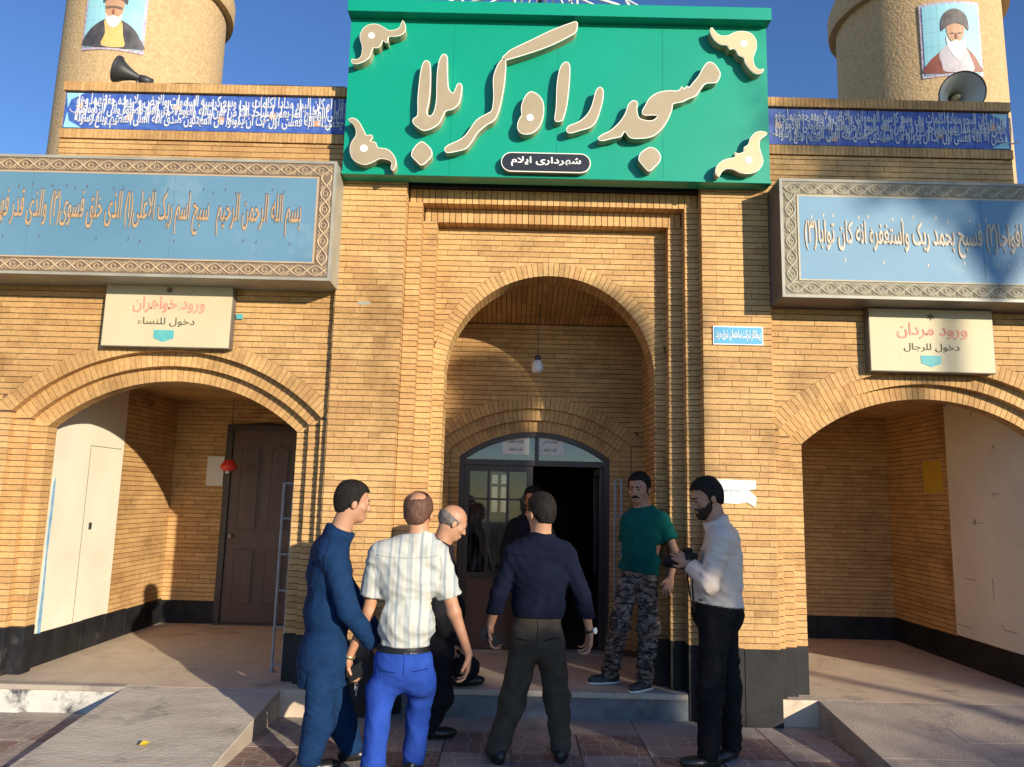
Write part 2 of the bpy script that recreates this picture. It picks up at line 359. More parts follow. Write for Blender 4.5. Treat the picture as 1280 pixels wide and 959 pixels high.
def layer(x0, x1, z0, z1, xl, xr, top, y0, y1):
    """wall slab with an opening; top = outline of the opening's head from left to right"""
    return MB().prism([(x0, z0), (x0, z1), (x1, z1), (x1, z0), (xr, z0)]+top[::-1]+[(xl, z0)], y0, y1)
def slab_row(parent, m, x0, x1, y0, y1, z0, z1, n, ax='x'):
    for i in range(n):
        g = .0015
        if ax == 'x': a = x0+(x1-x0)*i/n; b = x0+(x1-x0)*(i+1)/n; q = (a+g, b-g, y0, y1)
        else: a = y0+(y1-y0)*i/n; b = y0+(y1-y0)*(i+1)/n; q = (x0, x1, a+g, b-g)
        box('plinth_slab', M['stone'], parent, *q, z0, z1+rnd.uniform(-.006, .006), bevel=.003)

PZ = .20       # platform height
# ---------------- side wings
WY = 6.02; RA = 1.51; AZ = 1.015; HS = 1.018; T = .115
def wing(cx, xa, xb, pa, pb, sx0, sx1, backx0, backx1, backY, side, label, nm='side_wing'):
    t = thing(nm, label, 'building'); W = Work(t)
    ks = [0, .11, .22]; a_ = [math.asin((HS+k)/(RA+T*i)) for i, k in enumerate(ks)]
    ys = [WY+.14, WY+.07, WY]
    body = MB()
    bounds = [(WY+.14, WY+.26), (WY+.07, WY+.14), (WY, WY+.07)]
    for i in range(3):
        hd = arc(cx, AZ, RA+T*i+(.004 if i else 0), a_[i], a_[i])
        body.v and None
        lb = layer(xa, xb, 0, 4.26 if i else 4.27, cx-HS-ks[i], cx+HS+ks[i], hd, bounds[i][0], bounds[i][1])
        body.add(lb.v, lb.f)
    body.build('wall_core', M['mortar'], t)
    # rings of arch bricks: the inner two stand in recessed steps, the outer one is flush with the wall
    for i in range(3): ring(t, cx, AZ, RA+T*i, RA+T*(i+1), a_[i], a_[i], ys[i], .075 if i else .125)
    Ro = RA+3*T; a3 = a_[2]; xi = HS+.22; zi = AZ+(RA+2*T)*math.cos(a3); xo = Ro*math.sin(a3); zo = AZ+Ro*math.cos(a3)
    def half(z):
        if z < zi: return xi+.10
        if z < zo: return xi+(xo-xi)*(z-zi)/(zo-zi)+.003
        if z < AZ+Ro: return math.sqrt(max(0, Ro*Ro-(z-AZ)**2))
        return 0
    A, B = max(xa, -5.2), min(xb, 5.6)
    def span(z):
        h = half(z)
        if h <= .02: return [(A, B)]
        out = []
        if cx-h > A+.02: out.append((A, cx-h))
        if cx+h < B-.02: out.append((cx+h, B))
        return out
    W.field((0, WY, 0), (1, 0, 0), (0, -1, 0), .56, 3.40, span)
    # jambs, stepping in
    for sg in (-1, 1):
        for i in range(3):
            e = cx+sg*(HS+ks[i]); zt = AZ+(RA+T*i)*math.cos(a_[i])
            wd = .10 if i == 2 else .11
            if sg > 0: wd = min(wd, max(.02, xb-e-.002))
            else: wd = min(wd, max(.02, e-xa-.002))
            W.jamb(e, sg, wd, ys[i], .068 if i else .115, .56, zt)
            springer(W, cx, sg, HS+ks[i], zt, (RA+T*(i+1))*math.sin(a_[i]), AZ+(RA+T*(i+1))*math.cos(a_[i]), HS+ks[i]+wd, ys[i], .06)
    # black stone plinth at the jambs
    for sg in (-1, 1):
        for i in range(3):
            e = cx+sg*(HS+ks[i]); f = cx+sg*(HS+ks[i]+(.11 if i < 2 else .6))
            lo, hi = min(e, f), max(e, f)
            if sg < 0: hi += .008; lo = max(lo, xa)
            else: lo -= .008; hi = min(hi, xb)
            if hi-lo > .03: box('plinth_slab', M['stone'], t, lo, hi, ys[i]-.016, ys[i]+(.05 if i else .118), PZ-.2, .552+.002*i, bevel=.003)
    # parapet: plain courses, a soldier course, the glazed frieze, a coping
    box('parapet_core', M['mortar'], t, pa, pb, WY+.002, WY+.24, 4.262, 5.03)
    W.field((0, WY, 0), (1, 0, 0), (0, -1, 0), 4.22, 4.535, lambda z: [(pa-.004, pb+.004)])
    W.soldiers((0, WY-.012, 0), (1, 0, 0), (0, -1, 0), pa-.01, pb+.01, 4.545, 4.625, .03, .036)
    W.soldiers((0, WY-.025, 0), (1, 0, 0), (0, -1, 0), pa-.01, pb+.01, 4.965, 5.045, .06, .036)
    for X, U in ((pa, -1), (pb, 1)):
        W.field((X, 0, 0), (0, -U, 0), (U, 0, 0), 4.22, 5.03, lambda z: [(min(-U*(WY+.0), -U*(WY+.24)), max(-U*WY, -U*(WY+.24)))], lead=False)
    cop = MB().box(pa-.008, pb+.008, WY-.02, WY+.25, 5.034, 5.05); cop.build('coping', M['chips'], t)
    # glazed frieze: square tiles with white calligraphy, terracotta rosettes, a turquoise end
    n = round((pb-pa)/.28); w_ = (pb-pa)/n
    for i in range(n): box('glazed_tile', M['cobalt'], t, pa+i*w_+.001, pa+(i+1)*w_-.001, WY-.010, WY+.01, 4.635, 4.955, bevel=.002)
    for i in range(n*2+1):
        x = pa+.12+rnd.random()*.05+i*(w_/2)
        if x > pb-.1: break
        r = MB(); zc = 4.70 if i % 2 else 4.80; zc += rnd.uniform(-.02, .05)
        if i % 3: continue
        r.prism([(x+.035*math.cos(k*PI/4)*(1 if k % 2 else .72), zc+.035*math.sin(k*PI/4)*(1 if k % 2 else .72)) for k in range(8)], WY-.013, WY-.009)
        r.build('glazed_rosette', M['glazeo'], t)
    rows = [('قل لو کان البحر مدادا لکلمات ربی وسع کرسیه السموات والارض ولا یوده حفظهما وهو', 4.80, 4.953), ('العلی العظیم انما یعمر مساجد الله من امن بالله والیوم الاخر واقام الصلوة واتی الزکوة ولم', 4.715, 4.87), ('یخش الا الله فعسی اولئک ان یکونوا من المهتدین صدق الله العلی العظیم وبلغ رسوله', 4.638, 4.79)]
    q = MB()
    for k, (s_, za, zb) in enumerate(rows):
        lettering(s_, 'calligraphy', M['glazew'], t, pa+.10, pb-.04, za, zb, WY-.0115-.0012*k, .003, bold=.02)
    # long uprights and sweeping tails that weave through the band
    for i in range(int((pb-pa)/.075)):
        x = pa+.12+i*.075+rnd.uniform(-.015, .015); zt = rnd.uniform(4.86, 4.945); zb = rnd.uniform(4.66, 4.78)
        q.tube([(x, WY-.0125, zt), (x+.004, WY-.0125, (zt+zb)/2), (x-.006, WY-.0125, zb)], .0055, 4, radii=[.007, .0055, .003])
        if i % 2 == 0:
            r0 = rnd.uniform(.03, .055); zc = rnd.uniform(4.70, 4.86)
            q.tube([(x+r0*math.cos(PI+PI*j/8)*1.4, WY-.0125, zc+r0*.8*math.sin(PI+PI*j/8)) for j in range(9)], .005, 4, radii=[.003+.0035*math.sin(PI*j/8) for j in range(9)])
    q.build('calligraphy_strokes', M['glazew'], t)
    ex = pa+.0 if side < 0 else pb
    q = MB(); s1 = 1 if side < 0 else -1
    q.prism([(ex+s1*.012, 4.64), (ex+s1*.16, 4.64), (ex+s1*.05, 4.70), (ex+s1*.03, 4.78)], WY-.013, WY-.009)
    q.prism([(ex+s1*.012, 4.95), (ex+s1*.16, 4.95), (ex+s1*.05, 4.89), (ex+s1*.03, 4.82)], WY-.0131, WY-.009)
    q.build('frieze_end', M['glazec'], t)
    # the room behind the arch
    y0 = WY+.26; cz = 2.66
    S = Vector((1 if side < 0 else -1, 0, 0)); X = backx0 if side < 0 else backx1
    rm = MB(); rm.box(backx0-.12, backx1+.12, backY+.01, backY+.2, 0, cz+.3); rm.box(backx0-.13, backx0, y0-.01, backY+.01, 0, cz+.3) ; rm.box(backx1, backx1+.13, y0-.01, backY+.01, 0, cz+.3)
    rm.box(backx0-.12, backx1+.12, y0, backY, cz+.012, cz+.3)
    rm.build('room_core', M['mortar'], t)
    bs = lambda z: [(backx0, backx1)]
    dx0, dx1, dz = -3.245, -2.36, 2.40
    if side < 0: bs = lambda z: [(backx0, dx0), (dx1, backx1)] if z < dz else [(backx0, backx1)]
    W.field((0, backY+.01, 0), (1, 0, 0), (0, -1, 0), .44, cz, bs, lead=False)
    W.field((X, 0, 0), (0, -S.x, 0) if side < 0 else (0, 1, 0), S, .44, cz, (lambda z: [(7.51, backY)]) if side > 0 else (lambda z: [(-backY*S.x if S.x > 0 else 0, -7.51)]), lead=False)
    ob = backx1 if side < 0 else backx0; So = Vector((-S.x, 0, 0))
    W.field((ob, 0, 0), (0, 1, 0) if side < 0 else (0, -1, 0), So, .44, cz, (lambda z: [(y0, backY)]) if side < 0 else (lambda z: [(-backY, -y0)]), lead=False)
    # ceiling: bricks on edge
    n = int((backx1-backx0)/PITCH)
    for i in range(n):
        x = backx0+i*PITCH
        for j in range(int((backY-y0)/.25)):
            ya = backY-.004-(j+1)*.25; W.rest.box(x+.003, x+PITCH-.003, ya, ya+.243, cz-rnd.uniform(0, .002), cz+.02)
    # plinth slabs inside
    nb = 5
    if side < 0:
        slab_row(t, M['stone'], backx0, dx0, backY-.014, backY+.008, PZ-.1, .445, 2)
        slab_row(t, M['stone'], dx1, backx1, backY-.014, backY+.008, PZ-.1, .445, 2)
        slab_row(t, M['stone'], X, X+.020, y0+.002, backY-.015, PZ-.1, .46, 6, 'y')
        slab_row(t, M['stone'], ob-.018, ob, y0+.002, backY-.015, PZ-.1, .45, 5, 'y')
    else:
        slab_row(t, M['stone'], backx0, backx1-.02, backY-.014, backY+.008, PZ-.1, .44, 5)
        slab_row(t, M['stone'], X-.020, X, y0+.002, backY-.015, PZ-.1, .45, 6, 'y')
        slab_row(t, M['stone'], ob, ob+.018, y0+.002, backY-.015, PZ-.1, .45, 5, 'y')
    # plastered panel in the side wall
    a, b = (X, X+.012) if side < 0 else (X-.012, X)
    box('plaster_panel', M['plaster'] if side < 0 else M['plaster_grey'], t, a, b, y0+.002, 7.51, .462, cz-.004)
    f = b if side < 0 else a; e = .0015*S.x
    q = MB()     # outline of a blocked-up opening scored in the plaster
    for (ya, yb, za, zb) in ((6.92, 6.926, .47, 2.02), (6.92, 7.46, 2.02, 2.026)) if side < 0 else ((7.0, 7.16, 1.52, 1.524), (6.72, 6.84, 1.78, 1.785), (7.15, 7.32, 1.0, 1.004), (6.9, 6.905, .85, 1.05), (7.25, 7.5, .56, .564), (6.6, 6.8, .62, .625)):
        q.box(min(f, f+e), max(f, f+e), ya, yb, za, zb)
    q.build('plaster_crack', M['golddk'] if side > 0 else M['bborder'], t)
    if side < 0:
        q = MB(); pts = [(6.44, .30), (6.41, .55), (6.42, .9), (6.405, 1.3), (6.41, 1.68), (6.435, 1.72), (6.445, 1.5), (6.435, 1.1), (6.45, .8), (6.46, .5), (6.47, .3)]
        n = len(pts); q.add([(f+.001, y, z) for y, z in pts]+[(f+.004, y, z) for y, z in pts], [tuple(range(n, 2*n)), tuple(range(n))[::-1]]+[(i, (i+1) % n, (i+1) % n+n, i+n) for i in range(n)])
        q.build('blue_paint_run', M['bluestain'], t)
        box('old_latch', M['hornd'], t, f, f+.012, 7.02, 7.05, 1.27, 1.33)
    # flat roof of the wing
    box('roof', M['concrete'], t, xa, xb, WY+.10, 12, 4.20, 4.255)
    W.finish(); return t
wing_l = wing(-2.763, -7.5, -1.462, -3.865, -1.462, 0, 0, -3.85, -1.55, 8.65, -1, 'left brick wing with white plastered recess, brown door and blue glazed frieze')
wing_r = wing(3.341, 2.042, 8.0, 2.042, 4.115, 0, 0, 2.13, 4.28, 8.70, 1, 'right brick wing with dark recess, grey plaster panel and blue glazed frieze')

# ---------------- entrance portal
portal = thing('entrance_portal', 'tall central brick entrance block with stepped round arch and black stone plinth', 'building')
W = Work(portal)
PC, PR, PS = .289, .889, 2.646
L = [(-.93, 1.50, 4.60, 5.95, 6.07), (-.81, 1.389, 4.07, 6.07, 6.19), (-.694, 1.275, 3.95, 6.19, 6.31)]
XA, XB = -1.458, 2.038
core = MB()
for xl, xr, zt, ya, yb in L:
    q = layer(XA, XB, 0, 5.2, xl, xr, [(xl, zt), (xr, zt)], ya, yb); core.add(q.v, q.f)
hd = arc(PC, PS, PR, PI/2, PI/2, 40)
q = layer(XA, XB, 0, 5.2, PC-PR, PC+PR, hd, 6.31, 6.58); core.add(q.v, q.f)
core.build('wall_core', M['mortar'], portal)
U, N = (1, 0, 0), (0, -1, 0)
W.field((0, 5.95, 0), U, N, .56, 4.60, lambda z: [(XA, -.93-.11), (1.50+.11, XB)])
W.field((XA, 0, 0), (0, -1, 0), (-1, 0, 0), .56, 4.25, lambda z: [(-6.02, -5.95)], lead=False)
W.field((XB, 0, 0), (0, 1, 0), (1, 0, 0), .56, 4.25, lambda z: [(5.95, 6.02)], lead=False)
for i, (xl, xr, zt, ya, yb) in enumerate(L):
    z0 = .56
    W.jamb(xl, -1, .11, ya, .115, z0, zt+(.0 if i else .05)); W.jamb(xr, 1, .108, ya, .115, z0, zt+(.0 if i else .05))
    if i:   # lintel of bricks standing on end
        n = round((xr-xl+.2)/.052); w_ = (xr-xl+.2)/n
        me = MB().box(-w_/2+.003, w_/2-.003, 0, .12, 0, .118).mesh('lintel_brick'); me.materials.append(M['brick'])
        for k in range(n): link('lintel_brick', me, None, portal, (xl-.1+(k+.5)*w_, ya-PROUD-rnd.uniform(0, .003), zt-.004))
def sp(z):
    a, b = L[2][0], L[2][1]; Ro = PR+.115
    if z < PS: h = PR+.10
    elif z < PS+Ro: h = math.sqrt(max(0, Ro*Ro-(z-PS)**2)); h = max(h, 0)
    else: return [(a, b)]
    o = []
    if PC-h > a+.02: o.append((a, PC-h))
    if PC+h < b-.02: o.append((PC+h, b))
    return o
W.field((0, 6.31, 0), U, N, .56, 3.95, sp)
W.jamb(PC-PR, -1, .094, 6.31, .26, .25, PS); W.jamb(PC+PR, 1, .094, 6.31, .26, .25, PS)
ring(portal, PC, PS, PR, PR+.115, PI/2, PI/2, 6.31, .265)
# inner chamber
IX0, IX1, IY0, IY1 = -.76, 1.262, 6.58, 7.38
rm = MB(); rm.box(IX0-.15, IX0, IY0, 7.9, 0, 3.9); rm.box(IX1, IX1+.15, IY0, 7.9, 0, 3.9)
DC, DS, DR, DZ = .215, .74, 1.20, 1.095       # door arch: centre, half span, radius, centre height
ai = math.asin(DS/DR)
for i in range(3):
    k = .10*i; a_ = math.asin((DS+k*.95)/(DR+.112*i)); hd = arc(DC, DZ, DR+.112*i, a_, a_)
    q = layer(IX0, IX1, 0, 3.8, DC-DS-k, DC+DS+k, hd, IY1+.10-.05*i, IY1+.15-.05*i+(.12 if i == 0 else 0)); rm.add(q.v, q.f)
rm.build('chamber_core', M['mortar'], portal)
for i in range(3):
    a_ = math.asin((DS+.095*i)/(DR+.112*i)); ring(portal, DC, DZ, DR+.112*i, DR+.112*(i+1), a_+.01, a_+.01, IY1+.10-.05*i, .055)
    for sg in (-1, 1):
        W.jamb(DC+sg*(DS+.10*i), sg, .10, IY1+.10-.05*i, .05 if i else .1, .26, DZ+(DR+.112*i)*math.cos(a_))
        springer(W, DC, sg, DS+.095*i, DZ+(DR+.112*i)*math.cos(a_), (DR+.112*(i+1))*math.sin(a_), DZ+(DR+.112*(i+1))*math.cos(a_), DS+.10*(i+1), IY1+.10-.05*i, .04)
Rb = DR+.336
def sb(z):
    a2 = math.asin((DS+.19)/(DR+.224)); zi = DZ+(DR+.224)*math.cos(a2); zt = DZ+Rb*math.cos(a2+.01)
    h = DS+.30 if z < zt else (math.sqrt(max(0, Rb*Rb-(z-DZ)**2)) if z < DZ+Rb else 0)
    if h < .02: return [(IX0, IX1)]
    o = []
    if DC-h > IX0+.02: o.append((IX0, DC-h))
    if DC+h < IX1-.02: o.append((DC+h, IX1))
    return o
W.field((0, IY1, 0), U, N, .26, 3.36, sb, lead=False)
W.field((IX1, 0, 0), (0, -1, 0), (-1, 0, 0), .26, 3.5, lambda z: [(-IY1, -IY0)], lead=False)
W.field((IX0, 0, 0), (0, 1, 0), (1, 0, 0), .26, 3.5, lambda z: [(IY0, IY1)], lead=False)
n = int((IX1-IX0)/PITCH)                       # sloping ceiling of bricks on edge
cm = MB()
for i in range(n+1):
    x = IX0+i*PITCH
    for j in range(4):
        y = IY0+j*.2; za = 3.55-(y-IY0)*.24; zb = 3.55-(y+.195-IY0)*.24; e = rnd.uniform(0, .002)
        W.rest.add([(x+.003, y, za-e), (x+PITCH-.003, y, za-e), (x+PITCH-.003, y+.194, zb-e), (x+.003, y+.194, zb-e), (x+.003, y, za+.03), (x+PITCH-.003, y, za+.03), (x+PITCH-.003, y+.194, zb+.03), (x+.003, y+.194, zb+.03)],
                   [(0, 3, 2, 1), (0, 1, 5, 4), (1, 2, 6, 5), (2, 3, 7, 6), (3, 0, 4, 7)])
MB().add([(IX0, IY0, 3.56), (IX1, IY0, 3.56), (IX1, IY1, 3.37), (IX0, IY1, 3.37), (IX0, IY0, 3.9), (IX1, IY0, 3.9), (IX1, IY1, 3.9), (IX0, IY1, 3.9)],
         [(0, 3, 2, 1), (4, 5, 6, 7), (0, 1, 5, 4), (1, 2, 6, 5), (2, 3, 7, 6), (3, 0, 4, 7)]).build('ceiling_core', M['mortar'], portal)
# plinth of the two piers, slab by slab, down to the pavement
for sg, edge in ((-1, XA), (1, XB)):
    es = [(-.93, 1.50), (-.81, 1.389), (-.694, 1.275), (PC-PR, PC+PR)]; ysx = [5.95, 6.07, 6.19, 6.31]
    for i in range(4):
        e = es[i][0 if sg < 0 else 1]-sg*.010; f = edge+sg*.014 if i == 0 else es[i-1][0 if sg < 0 else 1]-sg*.008
        lo, hi = min(e, f), max(e, f); top = .565+rnd.uniform(-.008, .008)
        if i == 0:
            mid = (lo+hi)/2
            box('plinth_slab', M['stone'], portal, lo, mid-.0015, ysx[i]-.018, ysx[i]+.14, 0, top, bevel=.003)
            box('plinth_slab', M['stone'], portal, mid+.0015, hi, ysx[i]-.0185, ysx[i]+.14, 0, top-.004, bevel=.003)
        else: box('plinth_slab', M['stone'], portal, lo, hi, ysx[i]-.018, ysx[i]+(.14 if i < 3 else .27), 0, top, bevel=.003)
# nicks and fixings in the brick face
p = at(455, 378, 5.94); box('patch_of_mortar', M['metal'], portal, p.x-.05, p.x+.05, 5.938, 5.95, p.z-.02, p.z+.02)
box('roof', M['concrete'], portal, XA, XB, 5.95, 12, 5.2, 5.24)
W.finish()

# ---------------- setting: ground, platform, ramps, steps
g = MB().add([(-60, -40, -.03), (60, -40, -.03), (60, 60, -.03), (-60, 60, -.03)], [(0, 1, 2, 3)]).build('ground', M['asphalt']); tag(g, kind='structure')
pave = MB().box(-6, 6.5, 2.2, 6.35, -.025, .0).build('pavement', M['joint']); tag(pave, kind='structure')
TS = .45
tm = {}
for nm_ in ('tilebr', 'tilegr'):
    b = MB().box(-TS/2+.006, TS/2-.006, -TS/2+.006, TS/2-.006, -.01, .012); me = b.mesh('paving_tile'); me.materials.append(M[nm_]); tm[nm_] = me
x00 = .485-TS*9; 
for j in range(8):
    yb = 5.665-TS*(j+.5)
    for i in range(18):
        x = x00+(i+.5)*TS
        if yb+TS/2 > 5.9: continue
        o = link('paving_tile', tm['tilebr' if (i+j) % 2 else 'tilegr'], None, pave, (x, yb, rnd.uniform(-.0015, .0015)))
        o.rotation_euler = (rnd.uniform(-.003, .003), rnd.uniform(-.003, .003), rnd.choice((0, PI/2, PI)))
for i in range(9):      # plain strip along the wall
    box('paving_slab', M['concrete'], pave, x00+i*.9+.004, x00+(i+1)*.9-.004, 5.672, 6.12, -.01, .009, bevel=.002)
plat = MB().box(-7.5, XA-.002, 5.90, 8.86, -.02, PZ).box(XB+.002, 8, 5.98, 8.9, -.02, PZ-.0005).box(-.925, 1.495, 6.10, 9.0, -.02, PZ+.001)
tag(plat.build('platform', M['floor'], bevel=.008), kind='structure')
st = MB().box(-.83, 1.37, 6.035, 6.10, .16, PZ+.004); tag(st.build('step_nosing', M['ramp'], bevel=.01), kind='structure')
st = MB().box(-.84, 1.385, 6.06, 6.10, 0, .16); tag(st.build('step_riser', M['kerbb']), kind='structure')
kb = MB().box(-7, -2.812, 5.862, 5.90, 0, PZ-.035); tag(kb.build('kerb_face', M['kerbw'], bevel=.004), kind='structure')
kb = MB().box(-7, -2.812, 5.85, 5.955, PZ-.035, PZ+.004); tag(kb.build('kerb', M['concrete'], bevel=.008), kind='structure')
kb = MB().box(2.05, 2.33, 5.985, 6.0, 0, PZ-.03); tag(kb.build('kerb_face', M['kerbb'], bevel=.004), kind='structure')
def ramp_obj(x0, x1, yt, yb, m, joints):
    s = thing('ramp', '', ''); del s['label']; del s['category']; tag(s, kind='structure')
    def z(y): return max(0.004, PZ*(y-yb)/(yt-yb))
    c = MB().add([(x0, yb, -.01), (x1, yb, -.01), (x1, yt, -.01), (x0, yt, -.01), (x0, yb, z(yb)-.012), (x1, yb, z(yb)-.012), (x1, yt, z(yt)-.012), (x0, yt, z(yt)-.012)],
                 [(0, 3, 2, 1), (4, 5, 6, 7), (0, 1, 5, 4), (1, 2, 6, 5), (2, 3, 7, 6), (3, 0, 4, 7)])
    c.build('ramp_base', M['concrete'], s)
    for poly in joints:
        cx = sum(p[0] for p in poly)/len(poly); cy = sum(p[1] for p in poly)/len(poly)
        q = [(cx+(x-cx)*(1-.0022/max(.2, abs(x-cx))), cy+(y-cy)*(1-.0022/max(.2, abs(y-cy)))) for x, y in poly]; n = len(q); e = rnd.uniform(0, .003)
        MB().add([(x, y, z(y)-.02) for x, y in q]+[(x, y, z(y)+e) for x, y in q], [tuple(range(n, 2*n)), tuple(range(n))[::-1]]+[(i, (i+1) % n, (i+1) % n+n, i+n) for i in range(n)]).build('ramp_slab', m, s)
    return s
ramp_obj(-2.812, -1.68, 5.90, 3.9, M['ramp'], [[(-2.812, 3.9), (-2.30, 3.9), (-2.16, 4.75), (-2.05, 5.02), (-1.93, 5.2), (-1.94, 5.90), (-2.812, 5.90)], [(-2.30, 3.9), (-1.68, 3.9), (-1.68, 5.90), (-1.94, 5.90), (-1.93, 5.2), (-2.05, 5.02), (-2.16, 4.75)]])
js = []
ys_ = [3.9, 4.5, 4.78, 5.02, 5.25, 5.5, 5.75, 5.98]
js.append([(2.33, 3.9), (3.0, 3.9), (3.02, 5.0), (2.33, 5.0)]); js.append([(2.33, 5.0), (3.02, 5.0), (3.03, 5.98), (2.33, 5.98)])
for i in range(7): js.append([(3.0+.004*i, ys_[i]), (3.9, ys_[i]+.08), (3.9, ys_[i+1]+(.08 if i < 6 else 0)), (3.0+.004*(i+1), ys_[i+1])])
for i in range(7): js.append([(3.9, ys_[i]+(.08 if i else 0)), (5.2, ys_[i]+(.16 if i else 0)), (5.2, ys_[i+1]+(.16 if i < 6 else 0)), (3.9, ys_[i+1]+(.08 if i < 6 else 0))])
ramp_obj(2.33, 5.2, 5.98, 3.9, M['concrete'], js)

# grit and crumbs swept against the step and kerbs
q = MB(); r_ = random.Random(5)
for i in range(900):
    x = r_.uniform(-3.4, 3.4); y = 6.05-abs(r_.gauss(0, .55))
    if (x < -1.65 or x > 2.3) and r_.random() < .5:
        y = r_.uniform(6.2, 8.4); z = PZ+.001
        if not (-3.7 < x < -1.7 or 2.35 < x < 4.1): continue
    elif -1.6 < x < 2.25:
        if y > 5.9 and not (-.8 < x < 1.3): continue
        z = .010
    else: continue
    s = r_.uniform(.002, .007); a = r_.uniform(0, 3); q.add([(x+s*math.cos(a+k*2.1), y+s*math.sin(a+k*2.1), z) for k in range(3)]+[(x, y, z+s*.9)], [(0, 1, 3), (1, 2, 3), (2, 0, 3)])
g = q.build('grit', M['concrete']); tag(g, 'fine pale grit scattered on the paving and porch floors', 'grit', kind='stuff')
# ---------------- round towers behind the parapets
def catmull(pts, k=4, closed=True):
    n = len(pts); out = []
    for i in range(n):
        p = [Vector(pts[(i+d) % n]) for d in (-1, 0, 1, 2)]
        for j in range(k):
            t = j/k
            out.append(tuple(.5*((2*p[1])+(p[2]-p[0])*t+(2*p[0]-5*p[1]+4*p[2]-p[3])*t*t+(-p[0]+3*p[1]-3*p[2]+p[3])*t**3)))
    return out
def tower(cx, cy, R, label):
    t = thing('minaret', label, 'tower')
    n = 56
    b = MB(); b.lathe([(R*1.012, 4.2), (R, 5.0), (R*.985, 6.5), (R*.98, 7.6), (R*.98, 8.4)], (cx, cy, 0), n=n); b.build('shaft', M['chips'], t, smooth=True)
    zr = RING; b = MB(); b.lathe([(R*.97, zr), (R*1.075, zr), (R*1.085, zr+.05), (R*1.085, zr+.22), (R*1.05, zr+.30), (R*.97, zr+.32)], (cx, cy, 0), n=n); b.build('collar', M['chips'], t, smooth=False)
    b = MB(); b.lathe([(R*.98, 8.4), (R*1.25, 8.7), (R*1.3, 9.0), (R*1.2, 9.05), (R*.8, 9.1), (R*.75, 10.2), (R*.9, 10.4), (R*.5, 11.2), (0.02, 12)], (cx, cy, 0), n=n); b.build('gallery', M['chips'], t, smooth=True)
    return t
TY = 7.75
RING = 6.93
# tower radius and centre follow from its two silhouettes at the parapet
def tower_fit(pl, pr):
    a = at(*pl, TY).x; b = at(*pr, TY).x; return (a+b)/2, (b-a)/2*.994
cxl, rl = tower_fit((86, 105), (271, 108)); cxr, rr = tower_fit((1055, 135), (1245, 140))
tl = tower(cxl, TY, rl, 'sandy round tower at left behind the parapet with portrait and dark horn below')
tr = tower(cxr, TY, rr, 'sandy round tower at right behind the parapet with portrait and pale horn below')
def tower_panel(name, label, cx, R, a0, a1, z0, z1, figure):
    """portrait on glazed tiles, curved with the tower; u in 0..1 across, v in 0..1 up"""
    t = thing(name, label, 'portrait')
    def P(u, v, e):
        a = a0+(a1-a0)*u; r = R+e; return (cx+r*math.sin(a), TY-r*math.cos(a), z0+(z1-z0)*v)
    def patch(name, m, poly, e):
        # fan of triangles subdivided enough to follow the curve
        bm = bmesh.new(); vs = [bm.verts.new((u, v, 0)) for u, v in poly]; bm.faces.new(vs)
        for x in [k/10 for k in range(1, 10)]: bmesh.ops.bisect_plane(bm, geom=bm.verts[:]+bm.edges[:]+bm.faces[:], plane_co=(x, 0, 0), plane_no=(1, 0, 0))
        r = bmesh.ops.extrude_face_region(bm, geom=bm.faces[:])
        top = [g for g in r['geom'] if isinstance(g, bmesh.types.BMVert)]; ts = set(top)
        for v in bm.verts: v.co = P(v.co.x, v.co.y, e if v in ts else e-.006)
        bmesh.ops.recalc_face_normals(bm, faces=bm.faces[:])
        me = bpy.data.meshes.new(name); bm.to_mesh(me); bm.free(); return link(name, me, m, t)
    patch('border', M['pborder'], [(0, 0), (1, 0), (1, 1), (0, 1)], .012)
    for i in range(4):
        for j in range(5):
            u = .045+i*.2275; v = .036+j*.1856; patch('glazed_tile', M['skyblue'], [(u+.001, v+.001), (u+.2265, v+.001), (u+.2265, v+.1846), (u+.001, v+.1846)], .017)
    e = .019
    for nm_, m, poly in figure: patch(nm_, m, catmull([(a, b) for a, b in poly], 3), e); e += .0012
    return t
M['pborder'] = mat('portrait_tile_border', (.25, .18, .32), .4, (.62, .58, .62), 60)
M['pskin'] = mat('painted_skin', (.50, .29, .18), .5, (.42, .24, .15), 9)
M['pdark'] = mat('painted_dark_turban', (.05, .045, .05), .5, (.13, .11, .11), 9)
M['pgrey'] = mat('painted_grey_beard', (.50, .49, .50), .5, (.66, .66, .68), 20)
M['pwhite'] = mat('painted_white_beard', (.72, .70, .66), .5, (.80, .79, .77), 16)
M['probe'] = mat('painted_black_cloak', (.04, .038, .045), .5, (.10, .09, .10), 9)
M['pochre'] = mat('painted_ochre_tunic', (.62, .46, .16), .5, (.55, .40, .15), 9)
M['pbrown'] = mat('painted_brown_cloak', (.28, .09, .05), .5, (.20, .06, .04), 9)
M['plilac'] = mat('painted_grey_tunic', (.42, .38, .42), .5, (.50, .46, .50), 9)
def ang(px, cx, R, py):   # bearing on the tower of a thing seen at this pixel
    d = at(px, py, 1.0); dx, dy = d.x, 1.0
    # ray from the camera in plan meets the circle
    A = dx*dx+dy*dy; B = -2*(dx*cx+dy*TY); Cc = cx*cx+TY*TY-R*R; s = (-B-math.sqrt(max(0, B*B-4*A*Cc)))/(2*A)
    return math.atan2(dx*s-cx, TY-dy*s), s*1.0
def zat(px, py, s): return at(px, py, 1.0*s).z
aL0, s = ang(101, cxl, rl, 68); zL = zat(101, 68, s); aL1, s1 = ang(182, cxl, rl, 40); zL = zat(179, 69, s1)
aR0, s = ang(1151, cxr, rr, 60); aR1, s1 = ang(1227, cxr, rr, 60); zR0 = zat(1190, 100, s); zR1 = zat(1190, 8, s)
HR = zR1-zR0
